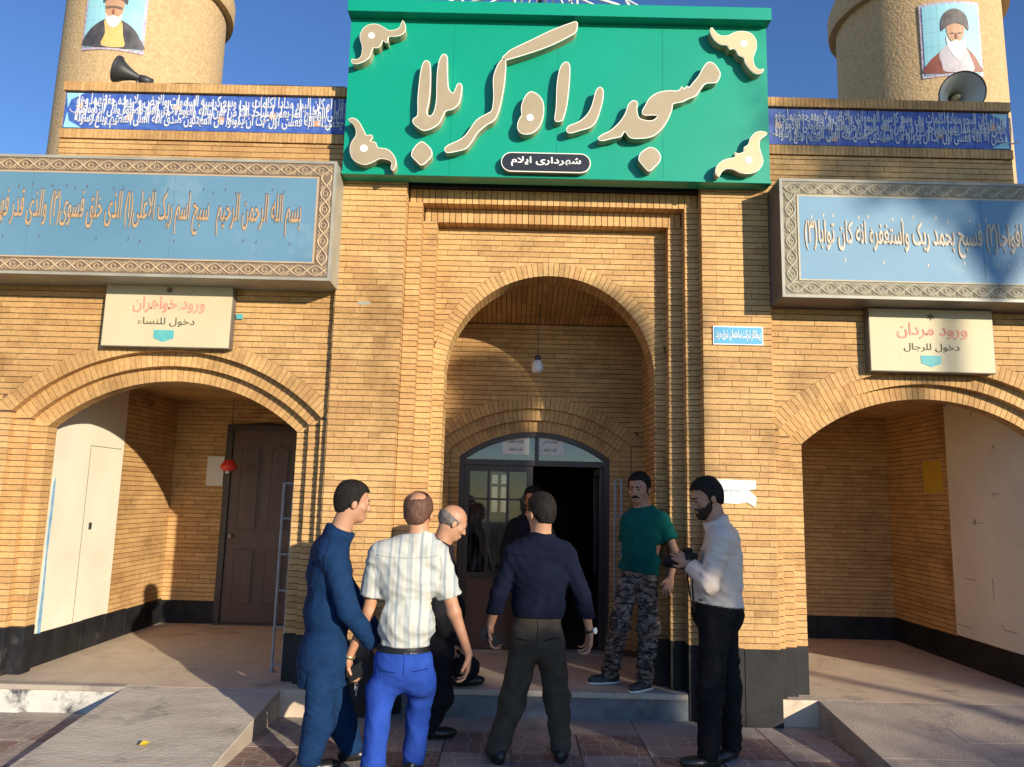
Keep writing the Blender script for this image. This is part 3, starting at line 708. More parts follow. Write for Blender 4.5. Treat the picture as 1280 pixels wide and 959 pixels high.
figL = [('painted_cloak', M['probe'], [(.06, .05), (.10, .24), (.26, .36), (.42, .42), (.60, .42), (.80, .34), (.93, .20), (.95, .05)]),
        ('painted_tunic', M['pochre'], [(.36, .05), (.40, .22), (.38, .42), (.62, .42), (.68, .2), (.70, .05)]),
        ('painted_face', M['pskin'], [(.36, .58), (.40, .42), (.50, .36), (.60, .42), (.65, .58), (.64, .72), (.50, .78), (.37, .72)]),
        ('painted_beard', M['pgrey'], [(.37, .50), (.40, .39), (.46, .31), (.55, .31), (.62, .39), (.64, .50), (.58, .45), (.50, .47), (.43, .45)]),
        ('painted_turban', M['pdark'], [(.32, .64), (.33, .82), (.44, .92), (.58, .92), (.69, .82), (.70, .64), (.64, .67), (.50, .71), (.38, .67)]),
        ('painted_nose', M['pbrown'], [(.49, .55), (.505, .55), (.52, .49), (.50, .48), (.48, .49)]), ('painted_glasses', M['bborder'], [(.38, .585), (.50, .595), (.62, .585), (.62, .555), (.50, .57), (.38, .555)])]
figR = [('painted_cloak', M['pbrown'], [(.07, .05), (.10, .20), (.28, .32), (.42, .40), (.60, .42), (.80, .30), (.92, .16), (.93, .05)]),
        ('painted_tunic', M['plilac'], [(.36, .05), (.30, .16), (.27, .30), (.42, .42), (.64, .42), (.76, .25), (.80, .05)]),
        ('painted_face', M['pskin'], [(.40, .60), (.44, .48), (.54, .42), (.64, .48), (.69, .60), (.68, .74), (.54, .78), (.41, .74)]),
        ('painted_beard', M['pwhite'], [(.39, .52), (.40, .40), (.46, .29), (.56, .20), (.66, .29), (.70, .40), (.70, .52), (.64, .44), (.54, .465), (.45, .44)]),
        ('painted_turban', M['pdark'], [(.32, .60), (.33, .76), (.44, .87), (.60, .88), (.74, .78), (.76, .60), (.69, .65), (.54, .69), (.40, .65)]),
        ('painted_eyes', M['pdark'], [(.45, .555), (.49, .562), (.52, .553), (.49, .548)]), ('painted_eyes', M['pdark'], [(.57, .553), (.60, .562), (.64, .555), (.60, .548)]), ('painted_nose', M['pbrown'], [(.535, .55), (.552, .55), (.565, .49), (.54, .482), (.525, .49)])]
tower_panel('tiled_portrait', 'tiled portrait of a grey-bearded man in dark turban and black cloak on left tower', cxl, rl*.985, aL0, aL1, zL, zL+HR*.98, figL)
tower_panel('tiled_portrait', 'tiled portrait of a white-bearded man in brown cloak on right tower', cxr, rr*.985, aR0, aR1, zR0, zR1, figR)

# ---------------- horn loudspeakers on the parapets
def horn(c, axis, R, Ln, m, label):
    t = thing('horn_loudspeaker', label, 'loudspeaker'); a = Vector(axis).normalized(); c = Vector(c)
    prof = [(R*.10, -Ln), (R*.16, -Ln*.85), (R*.30, -Ln*.55), (R*.55, -Ln*.25), (R*.86, -Ln*.05), (R, 0), (R*1.03, .004), (R*1.03, -.008), (R*.9, -Ln*.07), (R*.62, -Ln*.30), (R*.36, -Ln*.6), (R*.22, -Ln*.88)]
    MB().lathe(prof, c, a, 32).build('horn', m, t, smooth=True)
    MB().lathe([(0, -Ln*.75), (R*.16, -Ln*.72), (R*.17, -Ln*.45), (R*.10, -Ln*.28), (0, -Ln*.25)], c, a, 16).build('inner_cone', M['cream'] if m == M['hornw'] else M['hornd'], t, smooth=True)
    MB().lathe([(R*1.035, -.010), (R*1.045, 0), (R*1.035, .008), (R*.99, .006), (R*.99, -.006)], c, a, 32).build('rim', M['hornd'], t, smooth=True)
    MB().lathe([(0, -Ln*1.35), (R*.34, -Ln*1.33), (R*.36, -Ln*1.02), (R*.30, -Ln*.86), (0, -Ln*.84)], c, a, 20).build('driver', M['hornd'], t, smooth=True)
    p = c-a*(Ln*.8); MB().tube([p, (p.x, p.y, 5.05)], .014, 6).box(p.x-.06, p.x+.06, p.y-.05, p.y+.05, 5.045, 5.06).build('bracket', M['hornd'], t)
    return t
p = at(1203, 117, 6.10); horn(p, (-.22, -1, -.28), .182, .34, M['hornw'], 'pale grey horn loudspeaker facing forward on the right parapet')
p = at(147, 87, 6.10); horn(p+Vector((-.0, 0, 0)), (-1, -.25, .30), .115, .22, M['hornd'], 'dark horn loudspeaker pointing left on the left parapet')

tc_ = thing('speaker_cable', 'thin black cable running along the left parapet from the dark horn', 'cable'); MB().tube([(-3.25, 6.06, 5.07), (-2.9, 6.0, 5.055), (-2.5, 6.02, 5.058), (-2.1, 5.995, 5.054), (-1.8, 6.01, 5.056), (-1.5, 6.0, 5.055)], .006, 5).build('cable', M['hornd'], tc_)
# ---------------- open dome frame behind the sign
t = thing('dome_frame', 'white metal rod frame of a dome above the green sign', 'dome frame'); dc = at(678, -30, 8.0); zc = at(678, 3, 8.0).z
for r, z in ((.34, zc+.05), (1.05, zc-.35), (1.5, zc-.95)):
    b = MB(); b.tube([(dc.x+r*math.cos(2*PI*i/40), 8.0+r*math.sin(2*PI*i/40), z) for i in range(41)], .013, 6); b.build('ring', M['white'], t, smooth=True)
for i in range(16):
    a = 2*PI*(i+.5)/16; b = MB(); b.tube([(dc.x+r*math.cos(a), 8.0+r*math.sin(a), z) for r, z in ((.02, zc+.55), (.12, zc+.35), (.34, zc+.05), (.7, zc-.16), (1.05, zc-.35), (1.34, zc-.62), (1.5, zc-.95), (1.56, 5.2))], .012, 6); b.build('rib', M['white'], t, smooth=True)
MB().tube([(dc.x-.02, 8, 5.2), (dc.x-.02, 8, zc+1.2)], .03, 8).build('mast', M['dark'], t)
MB().lathe([(1.6, 5.2), (1.6, 5.4), (1.5, 5.42), (1.5, 5.2)], (dc.x, 8, 0), n=40).build('curb', M['concrete'], t)

# ---------------- green fascia sign
GY = 5.80
t = thing('mosque_name_sign', 'large green sheet metal sign with raised beige lettering above the entrance', 'sign')
a = at(431, 216, GY); b_ = at(960, 231, GY); c = at(440, 8, GY); d = at(957, 20, GY)
gx0, gx1, gz0, gz1 = (a.x+c.x)/2-.01, (b_.x+d.x)/2+.01, (a.z+b_.z)/2, (c.z+d.z)/2
n = 4
for i in range(n):
    x0 = gx0+(gx1-gx0)*i/n; x1 = gx0+(gx1-gx0)*(i+1)/n
    box('sheet_panel', M['green'], t, x0+.0008, x1-.0008, GY-.001*(i % 2), GY+.13, gz0, gz1-.02)
box('canopy', M['green'], t, gx0-.012, gx1+.012, GY-.105, GY+.14, gz1-.11, gz1, bevel=.004)
box('bottom_lip', M['green'], t, gx0-.006, gx1+.006, GY-.012, GY+.13, gz0-.004, gz0+.018, bevel=.003)
for px in (485, 703, 720): pass
LZ = GY-.085
def full(ox, oy, pts): return [(ox+x/4, oy+y/4) for x, y in pts]
def offset(pts, d):
    n = len(pts); out = []; area = sum(pts[i][0]*pts[(i+1) % n][1]-pts[(i+1) % n][0]*pts[i][1] for i in range(n)); s = 1 if area > 0 else -1
    for i in range(n):
        a = Vector(pts[i-1]); b = Vector(pts[i]); c = Vector(pts[(i+1) % n]); t_ = (c-a)
        if t_.length < 1e-6: out.append(tuple(b)); continue
        t_.normalize(); out.append((b.x+s*t_.y*d, b.y-s*t_.x*d))
    return out
def raised(name, pix, face, k=4, edge=.006):
    w = [at(x, y, LZ) for x, y in pix]; pts = catmull([(p.x, p.z) for p in w], k)
    o = MB().prism(offset(pts, -.001), LZ, GY+.002).build(name, M['side'], t)
    MB().prism(offset(pts, .0015), LZ-.006, LZ+.004).build('edge_trim', M['rim'], o)
    MB().prism(offset(pts, -edge), LZ-.0085, LZ-.0055).build('face', face, o)
    return o
T2 = (320, 0); T3 = (640, 0)
letters = [
 (T2, [(852,305),(872,325),(874,420),(868,500),(856,562),(870,582),(890,560),(902,500),(904,420),(908,350),(920,295),(940,272),(958,290),(958,350),(964,440),(985,466),(1000,440),(1006,425),(1020,418),(1032,435),(1026,480),(1015,520),(985,548),(950,558),(935,585),(915,620),(880,645),(840,655),(810,640),(785,615),(788,595),(808,575),(809,500),(815,430),(822,370),(835,320)]),
 (T2, [(830,710),(855,725),(878,752),(880,780),(860,805),(828,828),(800,805),(778,780),(785,750),(808,722)]),
 (T2, [(1235,300),(1250,315),(1246,400),(1235,470),(1220,540),(1195,600),(1150,630),(1110,665),(1080,710),(1050,745),(1000,760),(955,765),(943,745),(965,725),(1010,705),(1045,680),(1075,640),(1105,600),(1155,570),(1180,550),(1188,480),(1186,400),(1200,345),(1218,312)]),
 (T3, [(318,110),(328,122),(322,158),(290,183),(200,228),(100,265),(0,295),(-40,305),(-48,290),(-30,272),(0,248),(100,200),(200,152),(290,118)]),
 (T3, [(95,460),(130,475),(155,510),(160,560),(150,610),(125,650),(90,672),(50,670),(30,650),(28,620),(40,590),(48,575),(46,545),(52,515),(70,478)]),
 (T3, [(270,312),(288,325),(290,380),(285,450),(275,530),(262,580),(250,605),(225,610),(213,595),(220,540),(222,480),(225,420),(235,360),(250,325)]),
 (T3, [(438,438),(456,452),(455,500),(440,560),(420,610),(390,640),(340,655),(290,668),(272,652),(285,630),(330,612),(370,580),(395,540),(410,490),(420,455)]),
 (T3, [(430,693),(450,675),(490,655),(535,615),(565,570),(582,525),(605,505),(628,515),(625,550),(634,588),(662,602),(702,604),(728,582),(700,578),(665,578),(650,562),(665,530),(690,490),(730,465),(780,455),(830,455),(848,436),(860,446),(875,432),(886,438),(905,415),(930,385),(950,350),(970,320),(990,312),(1015,325),(1038,360),(1040,385),(1020,415),(970,420),(945,445),(920,480),(880,498),(850,512),(806,522),(800,550),(780,600),(745,650),(700,685),(640,695),(590,690),(565,660),(545,685),(500,695),(450,706)]),
 (T3, [(690,738),(720,748),(742,778),(738,810),(715,835),(685,858),(655,830),(633,797),(645,765),(668,748)])]
for (ox, oy), pts in letters: raised('raised_letter', full(ox, oy, pts), M['letter'])
orn = [
 (T2, [(480,298),(505,300),(525,285),(532,255),(530,225),(520,190),(530,155),(555,130),(600,122),(640,140),(665,155),(700,150),(722,135),(733,103),(748,130),(745,160),(720,180),(690,185),(664,186),(660,215),(645,212),(635,202),(630,218),(615,238),(600,242),(588,240),(578,262),(570,285),(555,300),(530,315),(500,322),(480,315)], (578, 182), 18),
 (T2, [(462,600),(490,592),(515,610),(530,635),(545,665),(555,680),(575,675),(585,690),(570,708),(600,715),(610,740),(650,745),(680,765),(700,800),(700,830),(685,855),(675,840),(680,815),(660,800),(620,795),(590,810),(550,825),(510,815),(480,790),(470,745),(480,710),(500,680),(500,650),(488,622)], (540, 745), 20),
 (T3, [(1000,140),(1015,160),(1040,180),(1080,180),(1110,165),(1150,158),(1195,170),(1220,205),(1220,250),(1205,290),(1212,330),(1235,350),(1258,345),(1250,365),(1220,372),(1190,350),(1165,315),(1158,290),(1132,278),(1120,255),(1105,245),(1088,250),(1075,228),(1045,225),(1015,205),(995,175),(990,150)], (1157, 222), 20),
 (T3, [(1275,668),(1250,658),(1215,665),(1190,695),(1180,725),(1158,740),(1160,760),(1132,770),(1112,765),(1115,788),(1080,795),(1045,810),(1020,840),(1018,870),(1035,885),(1048,860),(1075,845),(1110,850),(1140,865),(1190,870),(1235,850),(1255,810),(1245,770),(1235,730),(1240,700),(1262,682)], (1182, 803), 20)]
for (ox, oy), pts, (ux, uy), r in orn:
    o = raised('corner_ornament', full(ox, oy, pts), M['cream'] if ox == 640 else M['letter'], 2, .004)
    p = at(ox+ux/4, oy+uy/4, LZ); MB().prism([(p.x+r/650*math.cos(k*PI/8), p.z+r/650*math.sin(k*PI/8)) for k in range(16)], LZ-.011, LZ-.008).build('spot', M['rim'], o)
p = at(640+90/4, 592/4, LZ); MB().prism([(p.x+.028*math.cos(k*PI/8), p.z+.030*math.sin(k*PI/8)) for k in range(16)], LZ-.012, LZ-.008).build('counter_highlight', M['rim'], t)  # white disc painted as the sunlit highlight in the letter's hole
# municipality plate
pl0, pl1 = at(627, 202, GY-.07), at(738, 204, GY-.07); zc = (pl0.z+pl1.z)/2; h = .078
cap = [(pl1.x-h+h*math.sin(PI*i/12), zc+h*math.cos(PI*i/12)) for i in range(13)]+[(pl0.x+h-h*math.sin(PI*i/12), zc-h*math.cos(PI*i/12)) for i in range(13)]
o = MB().prism(cap, GY-.06, GY+.002).build('name_plate', M['side'], t)
MB().prism(offset(cap, .004), GY-.066, GY-.058).build('plate_trim', M['rim'], o)
MB().prism(offset(cap, -.004), GY-.069, GY-.065).build('plate_face', M['dark'], o)
lettering('شهرداری ایلام', 'plate_lettering', M['white'], o, pl0.x+.075, pl1.x-.075, zc-.038, zc+.045, GY-.0695, .003, bold=.02)
# dark lattice beam under the sign
t = thing('lattice_beam', 'dark perforated metal beam tucked under the green sign', 'beam')
box('beam', M['hornd'], t, -.92, 1.49, 6.02, 6.068, 4.192, 4.33)
for i in range(24):
    x = -.90+i*.1+.02; b = MB(); b.tube([(x+.036*math.cos(2*PI*k/8), 6.016, 4.262+.034*math.sin(2*PI*k/8)) for k in range(9)], .005, 4); b.build('lattice_ring', M['steelb'], t)

# ---------------- long painted box signs over the side arches
def banner(nm, label, x0, x1, z0, z1, cut0, cut1, blue, bord, scr, text, tx0, tx1, tz0, tz1, left):
    t = thing(nm, label, 'sign'); yf = 5.67; bw = .146
    box('box_body', M['metal'] if left else M['metald'], t, x0, x1, yf+.012, 6.005, z0, z1, bevel=.004)
    fr = MB(); e = .022
    fr.box(x0, x1, yf, yf+.012, z1-e, z1); fr.box(x0, x1, yf, yf+.012, z0, z0+e); fr.box(x0, x0+e, yf, yf+.012, z0+e, z1-e); fr.box(x1-e, x1, yf, yf+.012, z0+e, z1-e)
    fr.build('edge_frame', M['metal'], t)
    box('border_panel', bord, t, x0+e, x1-e, yf+.006, yf+.0115, z0+e, z1-e)
    bx0, bx1, bz0, bz1 = x0+bw, x1-bw, z0+bw, z1-bw
    # blue sheets
    n = max(1, round((bx1-bx0)/1.22)); w_ = (bx1-bx0)/n
    for i in range(n): box('blue_sheet', blue, t, bx0+i*w_+.001, bx0+(i+1)*w_-.001, yf+.001-.0005*(i % 2), yf+.0055, bz0, bz1)
    q = MB()
    for (a, b, c, d) in ((bx0-.014, bx1+.014, bz1, bz1+.012), (bx0-.014, bx1+.014, bz0-.012, bz0), (bx0-.014, bx0, bz0, bz1), (bx1, bx1+.014, bz0, bz1)): q.box(a, b, yf-.0005, yf+.0055, c, d)
    q.build('inner_line', scr, t)
    # interlaced arabesque
    q = MB(); y = yf+.004; A = .038; lam = .26
    def run(P, Ls):
        k = int(Ls/.0125)
        for ph in (0, PI):
            q.tube([P(s, A*math.sin(2*PI*s/lam+ph), y) for s in [Ls*i/k for i in range(k+1)]], .0085, 4)
        m = int(Ls/(lam/2))
        for i in range(m):
            s0 = (i+.5)*lam/2; sg = 1 if i % 2 else -1
            q.tube([P(s0+.016*math.cos(a)*(1+.35*a/5), sg*.0+.016*math.sin(a)*(1+.35*a/5), y) for a in [j*.6 for j in range(11)]], .005, 4)
            q.tube([P(s0+lam/4-.022, .040, y), P(s0+lam/4, .024, y), P(s0+lam/4+.022, .040, y)], .0045, 4)
            q.tube([P(s0+lam/4-.022, -.040, y), P(s0+lam/4, -.024, y), P(s0+lam/4+.022, -.040, y)], .0045, 4)
    vx0, vx1 = max(x0+e+.01, -5.4), min(x1-e-.01, 5.6)
    mz = (z1-e+bz1+.012)/2; mzb = (z0+e+bz0-.012)/2
    run(lambda s, v, yy: (vx0+s, yy, mz+v), vx1-vx0); run(lambda s, v, yy: (vx0+s, yy, mzb+v), vx1-vx0)
    mx = (x1-e+bx1+.014)/2 if left else (x0+e+bx0-.014)/2
    run(lambda s, v, yy: (mx+v, yy, z0+.12+s), z1-z0-.24)
    q.build('arabesque', scr, t)
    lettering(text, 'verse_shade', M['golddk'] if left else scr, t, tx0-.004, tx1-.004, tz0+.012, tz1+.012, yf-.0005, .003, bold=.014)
    lettering(text, 'verse_lettering', M['gold'] if left else M['goldr'], t, tx0, tx1, tz0, tz1, yf-.0035, .003, bold=.004)
    q = MB()        # vowel marks
    for i in range(int((tx1-tx0)/.09)):
        x = tx0+(i+.5)*.09+rnd.uniform(-.02, .02); z = tz1+rnd.uniform(.005, .045) if rnd.random() < .7 else tz0-rnd.uniform(.03, .06)
        q.prism([(x-.006, z-.012), (x+.002, z-.014), (x+.008, z+.014), (x, z+.012)], yf-.001, yf+.002)
    q.build('vowel_marks', M['golddk'] if left else M['goldr'], t)
    return t
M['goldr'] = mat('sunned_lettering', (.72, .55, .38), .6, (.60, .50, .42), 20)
f = at(0, 290, 5.665); r1 = at(375, 262, 5.665); r1b = at(375, 290, 5.665)
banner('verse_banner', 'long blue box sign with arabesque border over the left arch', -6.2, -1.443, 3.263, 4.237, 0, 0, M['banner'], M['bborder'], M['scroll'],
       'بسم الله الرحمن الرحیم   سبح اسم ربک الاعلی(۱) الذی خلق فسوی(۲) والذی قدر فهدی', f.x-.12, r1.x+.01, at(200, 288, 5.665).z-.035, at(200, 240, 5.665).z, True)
l0 = at(1007, 310, 5.665)
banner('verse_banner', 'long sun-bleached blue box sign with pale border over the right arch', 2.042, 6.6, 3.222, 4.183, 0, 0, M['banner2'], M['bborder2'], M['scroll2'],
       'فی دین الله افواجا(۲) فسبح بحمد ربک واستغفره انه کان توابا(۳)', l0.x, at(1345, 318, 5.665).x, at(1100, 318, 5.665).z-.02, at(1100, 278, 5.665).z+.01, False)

# ---------------- small entrance boards below the banners
def board(label, x0, x1, z0, z1, l1, l2):
    t = thing('entrance_board', label, 'sign'); yf = 5.925
    box('board_body', M['metald'], t, x0-.006, x1+.006, yf+.004, 6.008, z0-.006, z1+.006, bevel=.003)
    box('board_face', M['signcream'], t, x0, x1, yf, yf+.0038, z0, z1, bevel=.002)
    w_ = x1-x0; h = z1-z0; cx = (x0+x1)/2
    lettering(l1, 'red_line', M['pink'], t, x0+w_*.22, x0+w_*.79, z0+h*.52, z0+h*.78, yf-.001, .002, bold=.02)
    lettering(l2, 'black_line', M['inkg'], t, x0+w_*.27, x0+w_*.72, z0+h*.31, z0+h*.45, yf-.001, .002, bold=.006)
    c = cx-w_*.02; MB().prism([(c-.075, z0+h*.255), (c+.085, z0+h*.255), (c+.085, z0+h*.13), (c+.005, z0+h*.07), (c-.075, z0+h*.13)], yf-.003, yf).build('arrow', M['teal'], t)
    q = MB(); q.prism([(cx+.035*math.cos(k*PI/6)*(1 if k % 2 else .5), z0+h*.88+.03*math.sin(k*PI/6)*(1 if k % 2 else .5)) for k in range(12)], yf-.003, yf); q.build('emblem', M['bborder'], t)
board('cream board with red line and teal arrow for the women\'s entrance over the left arch', -3.295, -2.28, 2.765, 3.29, 'ورود خواهران', 'دخول للنساء')
board('cream board with red line and teal arrow for the men\'s entrance over the right arch', 2.818, 3.80, 2.712, 3.215, 'ورود مردان', 'دخول للرجال')
box('wire_clip', M['teal'], None, -2.262, -2.215, 5.99, 6.015, 3.02, 3.06); tag(bpy.data.objects['wire_clip'], 'tiny teal clip on the brick just right of the left entrance board', 'clip')

# ---------------- blue enamel plaque, torn notices
t = thing('enamel_plaque', 'small blue enamel plaque with white script on the right pier', 'plaque')
a, b_ = at(891, 431, 5.938), at(953, 409, 5.938)
box('plate', M['white'], t, a.x, b_.x, 5.926, 5.943, a.z, b_.z, bevel=.002); box('field', M['plaqueb'], t, a.x+.010, b_.x-.010, 5.923, 5.9255, a.z+.010, b_.z-.010)
lettering('پیمانکار شرکت ساختمانی شرق مرند', 'plaque_lettering', M['white'], t, a.x+.022, b_.x-.022, a.z+.028, b_.z-.028, 5.9225, .002, bold=.02)
t = thing('torn_notice', 'torn white paper notice on the bricks behind the photographer', 'notice')
q = [(895, 599), (945, 601), (945, 611), (936, 613), (946, 622), (944, 634), (934, 628), (922, 630), (905, 629), (897, 624), (905, 617), (896, 612)]
w_ = [at(x, y, 5.93) for x, y in q]; MB().prism([(p.x, p.z) for p in w_], 5.930, 5.9345).build('paper', M['white'], t)
p0 = at(905, 614, 5.93); lettering('مسجد جامع شهر', 'notice_lettering', M['ink'], t, p0.x, p0.x+.13, p0.z-.012, p0.z+.02, 5.9295, .001)
t = thing('paper_notice', 'blank cream paper taped left of the brown door', 'notice'); box('sheet', M['paper'], t, -3.45, -3.262, 8.628, 8.632, 1.70, 2.03)
q = MB(); [q.box(-3.43, -3.43+rnd.uniform(.05, .13), 8.6265, 8.628, 1.97-.035*i, 1.974-.035*i) for i in range(7)]; q.build('faint_lines', M['paper'], t)
t = thing('yellow_notice', 'yellow square sheet stuck on the right recess brick wall', 'notice'); box('sheet', M['yellow'], t, 4.266, 4.27, 7.60, 7.95, 1.80, 2.12)

# ---------------- brown panelled door in the left recess
t = thing('panelled_door', 'dark brown panelled door standing in the left recess', 'door'); x0, x1, z0, z1, y = -3.245, -2.36, PZ, 2.395, 8.61
fr = MB(); fr.box(x0, x0+.07, y-.005, y+.08, z0, z1); fr.box(x1-.07, x1, y-.005, y+.08, z0, z1); fr.box(x0+.07, x1-.07, y-.004, y+.08, z1-.06, z1); fr.build('frame', M['steelb'], t, bevel=.004)
o = box('leaf', M['doorb'], t, x0+.072, x1-.072, y+.02, y+.065, z0+.01, z1-.062)
cxs = (x0+.16, -2.80-.03, -2.80+.06, x1-.14)
for (a, b) in ((cxs[0], cxs[1]), (cxs[2], cxs[3])):
    for (c, d, arch) in ((.42, 1.02, 0), (1.22, 2.13, 1)):
        top = [(b, d), (b-(b-a)*.25, d+.02), ((a+b)/2, d+.07), (a+(b-a)*.25, d+.02), (a, d)] if arch else [(b, d), (a, d)]
        out = [(a, c), (b, c)]+top
        MB().prism(out, y+.014, y+.021).build('moulding', M['doorb'], o)
        MB().prism(offset(out, -.018 if True else 0), y+.010, y+.0138).build('sunk_field', M['steelb'], o)
        MB().prism(offset(out, -.034), y+.004, y+.0098).build('raised_panel', M['doorb'], o, bevel=.004)
MB().lathe([(0, -.05), (.022, -.045), (.026, -.03), (.012, -.02), (.014, 0)], (x0+.125, y+.02, 1.15), (0, 1, 0), 14).build('handle', M['metal'], o, smooth=True)
box('threshold', M['steelb'], t, x0, x1, y-.03, y+.005, z0-.005, z0+.02)
# things hanging in the recess
t = thing('hanging_red_ornament', 'red fluted ornament hanging on a wire beside the brown door', 'ornament'); p = at(286, 583, 8.3)
MB().lathe([(0, .075), (.035, .072), (.06, .045), (.068, .03), (.088, .01), (.085, -.02), (.06, -.045), (.03, -.05), (0, -.05)], (p.x, p.y, p.z), n=14).build('bell', M['red'], t, smooth=True)
MB().lathe([(0, -.03), (.022, -.036), (.024, -.075), (0, -.08)], (p.x-.01, p.y, p.z), n=10).build('clapper', M['paper'], t, smooth=True)
MB().tube([(p.x, p.y, p.z+.05), (p.x, p.y, 2.655)], .004, 5).build('wire', M['hornd'], t)
t = thing('hanging_bulb', 'white light bulb hanging on a thin wire in the central niche', 'light bulb'); p = at(672, 457, 7.0)
MB().lathe([(0, -.075), (.045, -.07), (.056, -.035), (.054, .01), (.035, .045), (.026, .05)], p, n=18).build('glass', M['bulb'], t, smooth=True)
MB().lathe([(.028, .04), (.03, .085), (.012, .10), (0, .10)], p, n=12).build('socket', M['hornd'], t)
MB().tube([(p.x, p.y, p.z+.09), (p.x+.01, p.y, 3.46)], .0035, 5).build('wire', M['hornd'], t)

# ---------------- central doorway
t = thing('entrance_door', 'brown steel entrance door with glazed left leaf and open right half under a fanlight', 'door')
y = 7.49; xl, xr = DC-DS, DC+DS; ZT = 1.985; cz = DZ
def arcz(x, r=DR): return DZ+math.sqrt(max(0, r*r-(x-DC)**2))
outer = arc(DC, DZ, DR-.002, ai, ai, 24); inner = arc(DC, DZ, DR-.055, math.asin((DS-.055)/(DR-.055)), math.asin((DS-.055)/(DR-.055)), 24)
b = MB(); 
for i in range(24):
    b.add([(outer[i][0], y, outer[i][1]), (outer[i+1][0], y, outer[i+1][1]), (inner[i+1][0], y, inner[i+1][1]), (inner[i][0], y, inner[i][1]),
           (outer[i][0], y+.06, outer[i][1]), (outer[i+1][0], y+.06, outer[i+1][1]), (inner[i+1][0], y+.06, inner[i+1][1]), (inner[i][0], y+.06, inner[i][1])],
          [(0, 3, 2, 1), (4, 5, 6, 7), (0, 1, 5, 4), (2, 3, 7, 6)])
b.box(xl+.002, xl+.055, y+.001, y+.061, PZ, outer[0][1]); b.box(xr-.055, xr-.002, y+.001, y+.061, PZ, outer[-1][1]); b.box(xl+.055, xr-.055, y-.004, y+.064, ZT-.025, ZT+.03)
b.build('frame', M['steelb'], t)
MX = .235
b = MB(); b.box(MX-.018, MX+.018, y+.004, y+.05, ZT+.03, DZ+DR-.06); b.build('fanlight_mullion', M['steelb'], t)
for sgn in (-1, 1):
    xs = [xl+.06+(MX-.02-xl-.06)*i/10 for i in range(11)] if sgn < 0 else [MX+.02+(xr-.06-MX-.02)*i/10 for i in range(11)]
    pts = [(xs[0], ZT+.03), (xs[-1], ZT+.03)]+[(x, max(ZT+.031, arcz(x, DR-.056))) for x in xs[::-1]]
    MB().prism(pts, y+.028, y+.032).build('fanlight_pane', M['glassf'], t)
lx0, lx1, mx = xl+.057, .20, .0
leaf = MB(); LB = .93
leaf.box(lx0, lx0+.05, y+.01, y+.05, PZ+.02, ZT-.03); leaf.box(lx1-.055, lx1, y+.01, y+.05, PZ+.02, ZT-.03); leaf.box(lx0+.05, lx1-.055, y+.011, y+.049, ZT-.085, ZT-.03); leaf.box(lx0+.05, lx1-.055, y+.011, y+.049, LB-.06, LB)
lf = leaf.build('glazed_leaf', M['steelb'], t)
box('kick_panel', M['doorb'], lf, lx0+.05, lx1-.055, y+.02, y+.04, PZ+.03, LB-.06)
n = 3; wv = (lx1-.055-lx0-.05)/n
for i in range(n):
    a = lx0+.05+i*wv; box('pane', M['glass'], lf, a+.003, a+wv-.003, y+.028, y+.031, LB, ZT-.085)
    if i: box('glazing_bar', M['steelb'], lf, a-.014, a+.014, y+.013, y+.047, LB, ZT-.085)
box('glazing_bar', M['steelb'], lf, lx0+.05, lx1-.055, y+.015, y+.026, 1.62, 1.64)
MB().tube([(lx1-.03, y-.02, 1.05), (lx1-.03, y-.035, 1.08), (lx1-.03, y-.035, 1.28), (lx1-.03, y-.02, 1.31)], .011, 8).build('pull_handle', M['metal'], lf)
# the right leaf, swung inwards
rl_ = MB(); X = xr-.075; rl_.box(X-.02, X+.02, y+.07, y+.62, PZ+.02, .90); rl_.box(X-.02, X+.02, y+.07, y+.12, .90, ZT-.03); rl_.box(X-.02, X+.02, y+.57, y+.62, .90, ZT-.03); rl_.box(X-.02, X+.02, y+.12, y+.57, ZT-.09, ZT-.03); rl_.build('open_leaf', M['steelb'], t)
box('threshold', M['concrete'], t, xl, xr, y-.03, y+.10, PZ-.02, PZ+.022)
for x, s_ in ((at(645, 555, 7.47).x, 'لطفا با کفش'), (at(688, 555, 7.47).x, 'لطفا با کفش')):
    z = at(645, 556, 7.47).z; tt = thing('fanlight_notice', 'left of the two paper notices stuck on the fanlight' if x < .2 else 'right of the two paper notices stuck on the fanlight', 'notice', group='paper notices on the fanlight')
    box('sheet', M['paper'], tt, x-.13, x+.13, y+.020, y+.023, z-.095, z+.095)
    lettering(s_, 'print', M['ink'], tt, x-.075, x+.075, z+.015, z+.055, y+.0195, .001, bold=.02); lettering('وارد نشوید', 'print', M['ink'], tt, x-.065, x+.065, z-.06, z-.02, y+.0195, .001, bold=.02)
# the hall inside
t = thing('prayer_hall', 'dark hall seen through the open entrance door', 'room')
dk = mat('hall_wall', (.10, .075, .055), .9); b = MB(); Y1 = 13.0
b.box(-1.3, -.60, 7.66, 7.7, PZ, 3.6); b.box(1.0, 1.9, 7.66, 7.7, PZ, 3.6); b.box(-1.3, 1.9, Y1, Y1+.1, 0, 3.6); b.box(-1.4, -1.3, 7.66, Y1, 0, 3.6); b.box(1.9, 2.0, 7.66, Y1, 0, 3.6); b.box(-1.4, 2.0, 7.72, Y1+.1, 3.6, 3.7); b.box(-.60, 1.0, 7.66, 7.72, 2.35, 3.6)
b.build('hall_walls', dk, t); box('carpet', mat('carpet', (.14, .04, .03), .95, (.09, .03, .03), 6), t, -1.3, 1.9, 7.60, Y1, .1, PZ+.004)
a, b_ = at(614, 640, Y1-.02), at(634, 594, Y1-.02); wf = box('far_window', M['daywin'], t, a.x, b_.x, Y1-.03, Y1-.01, a.z, b_.z)
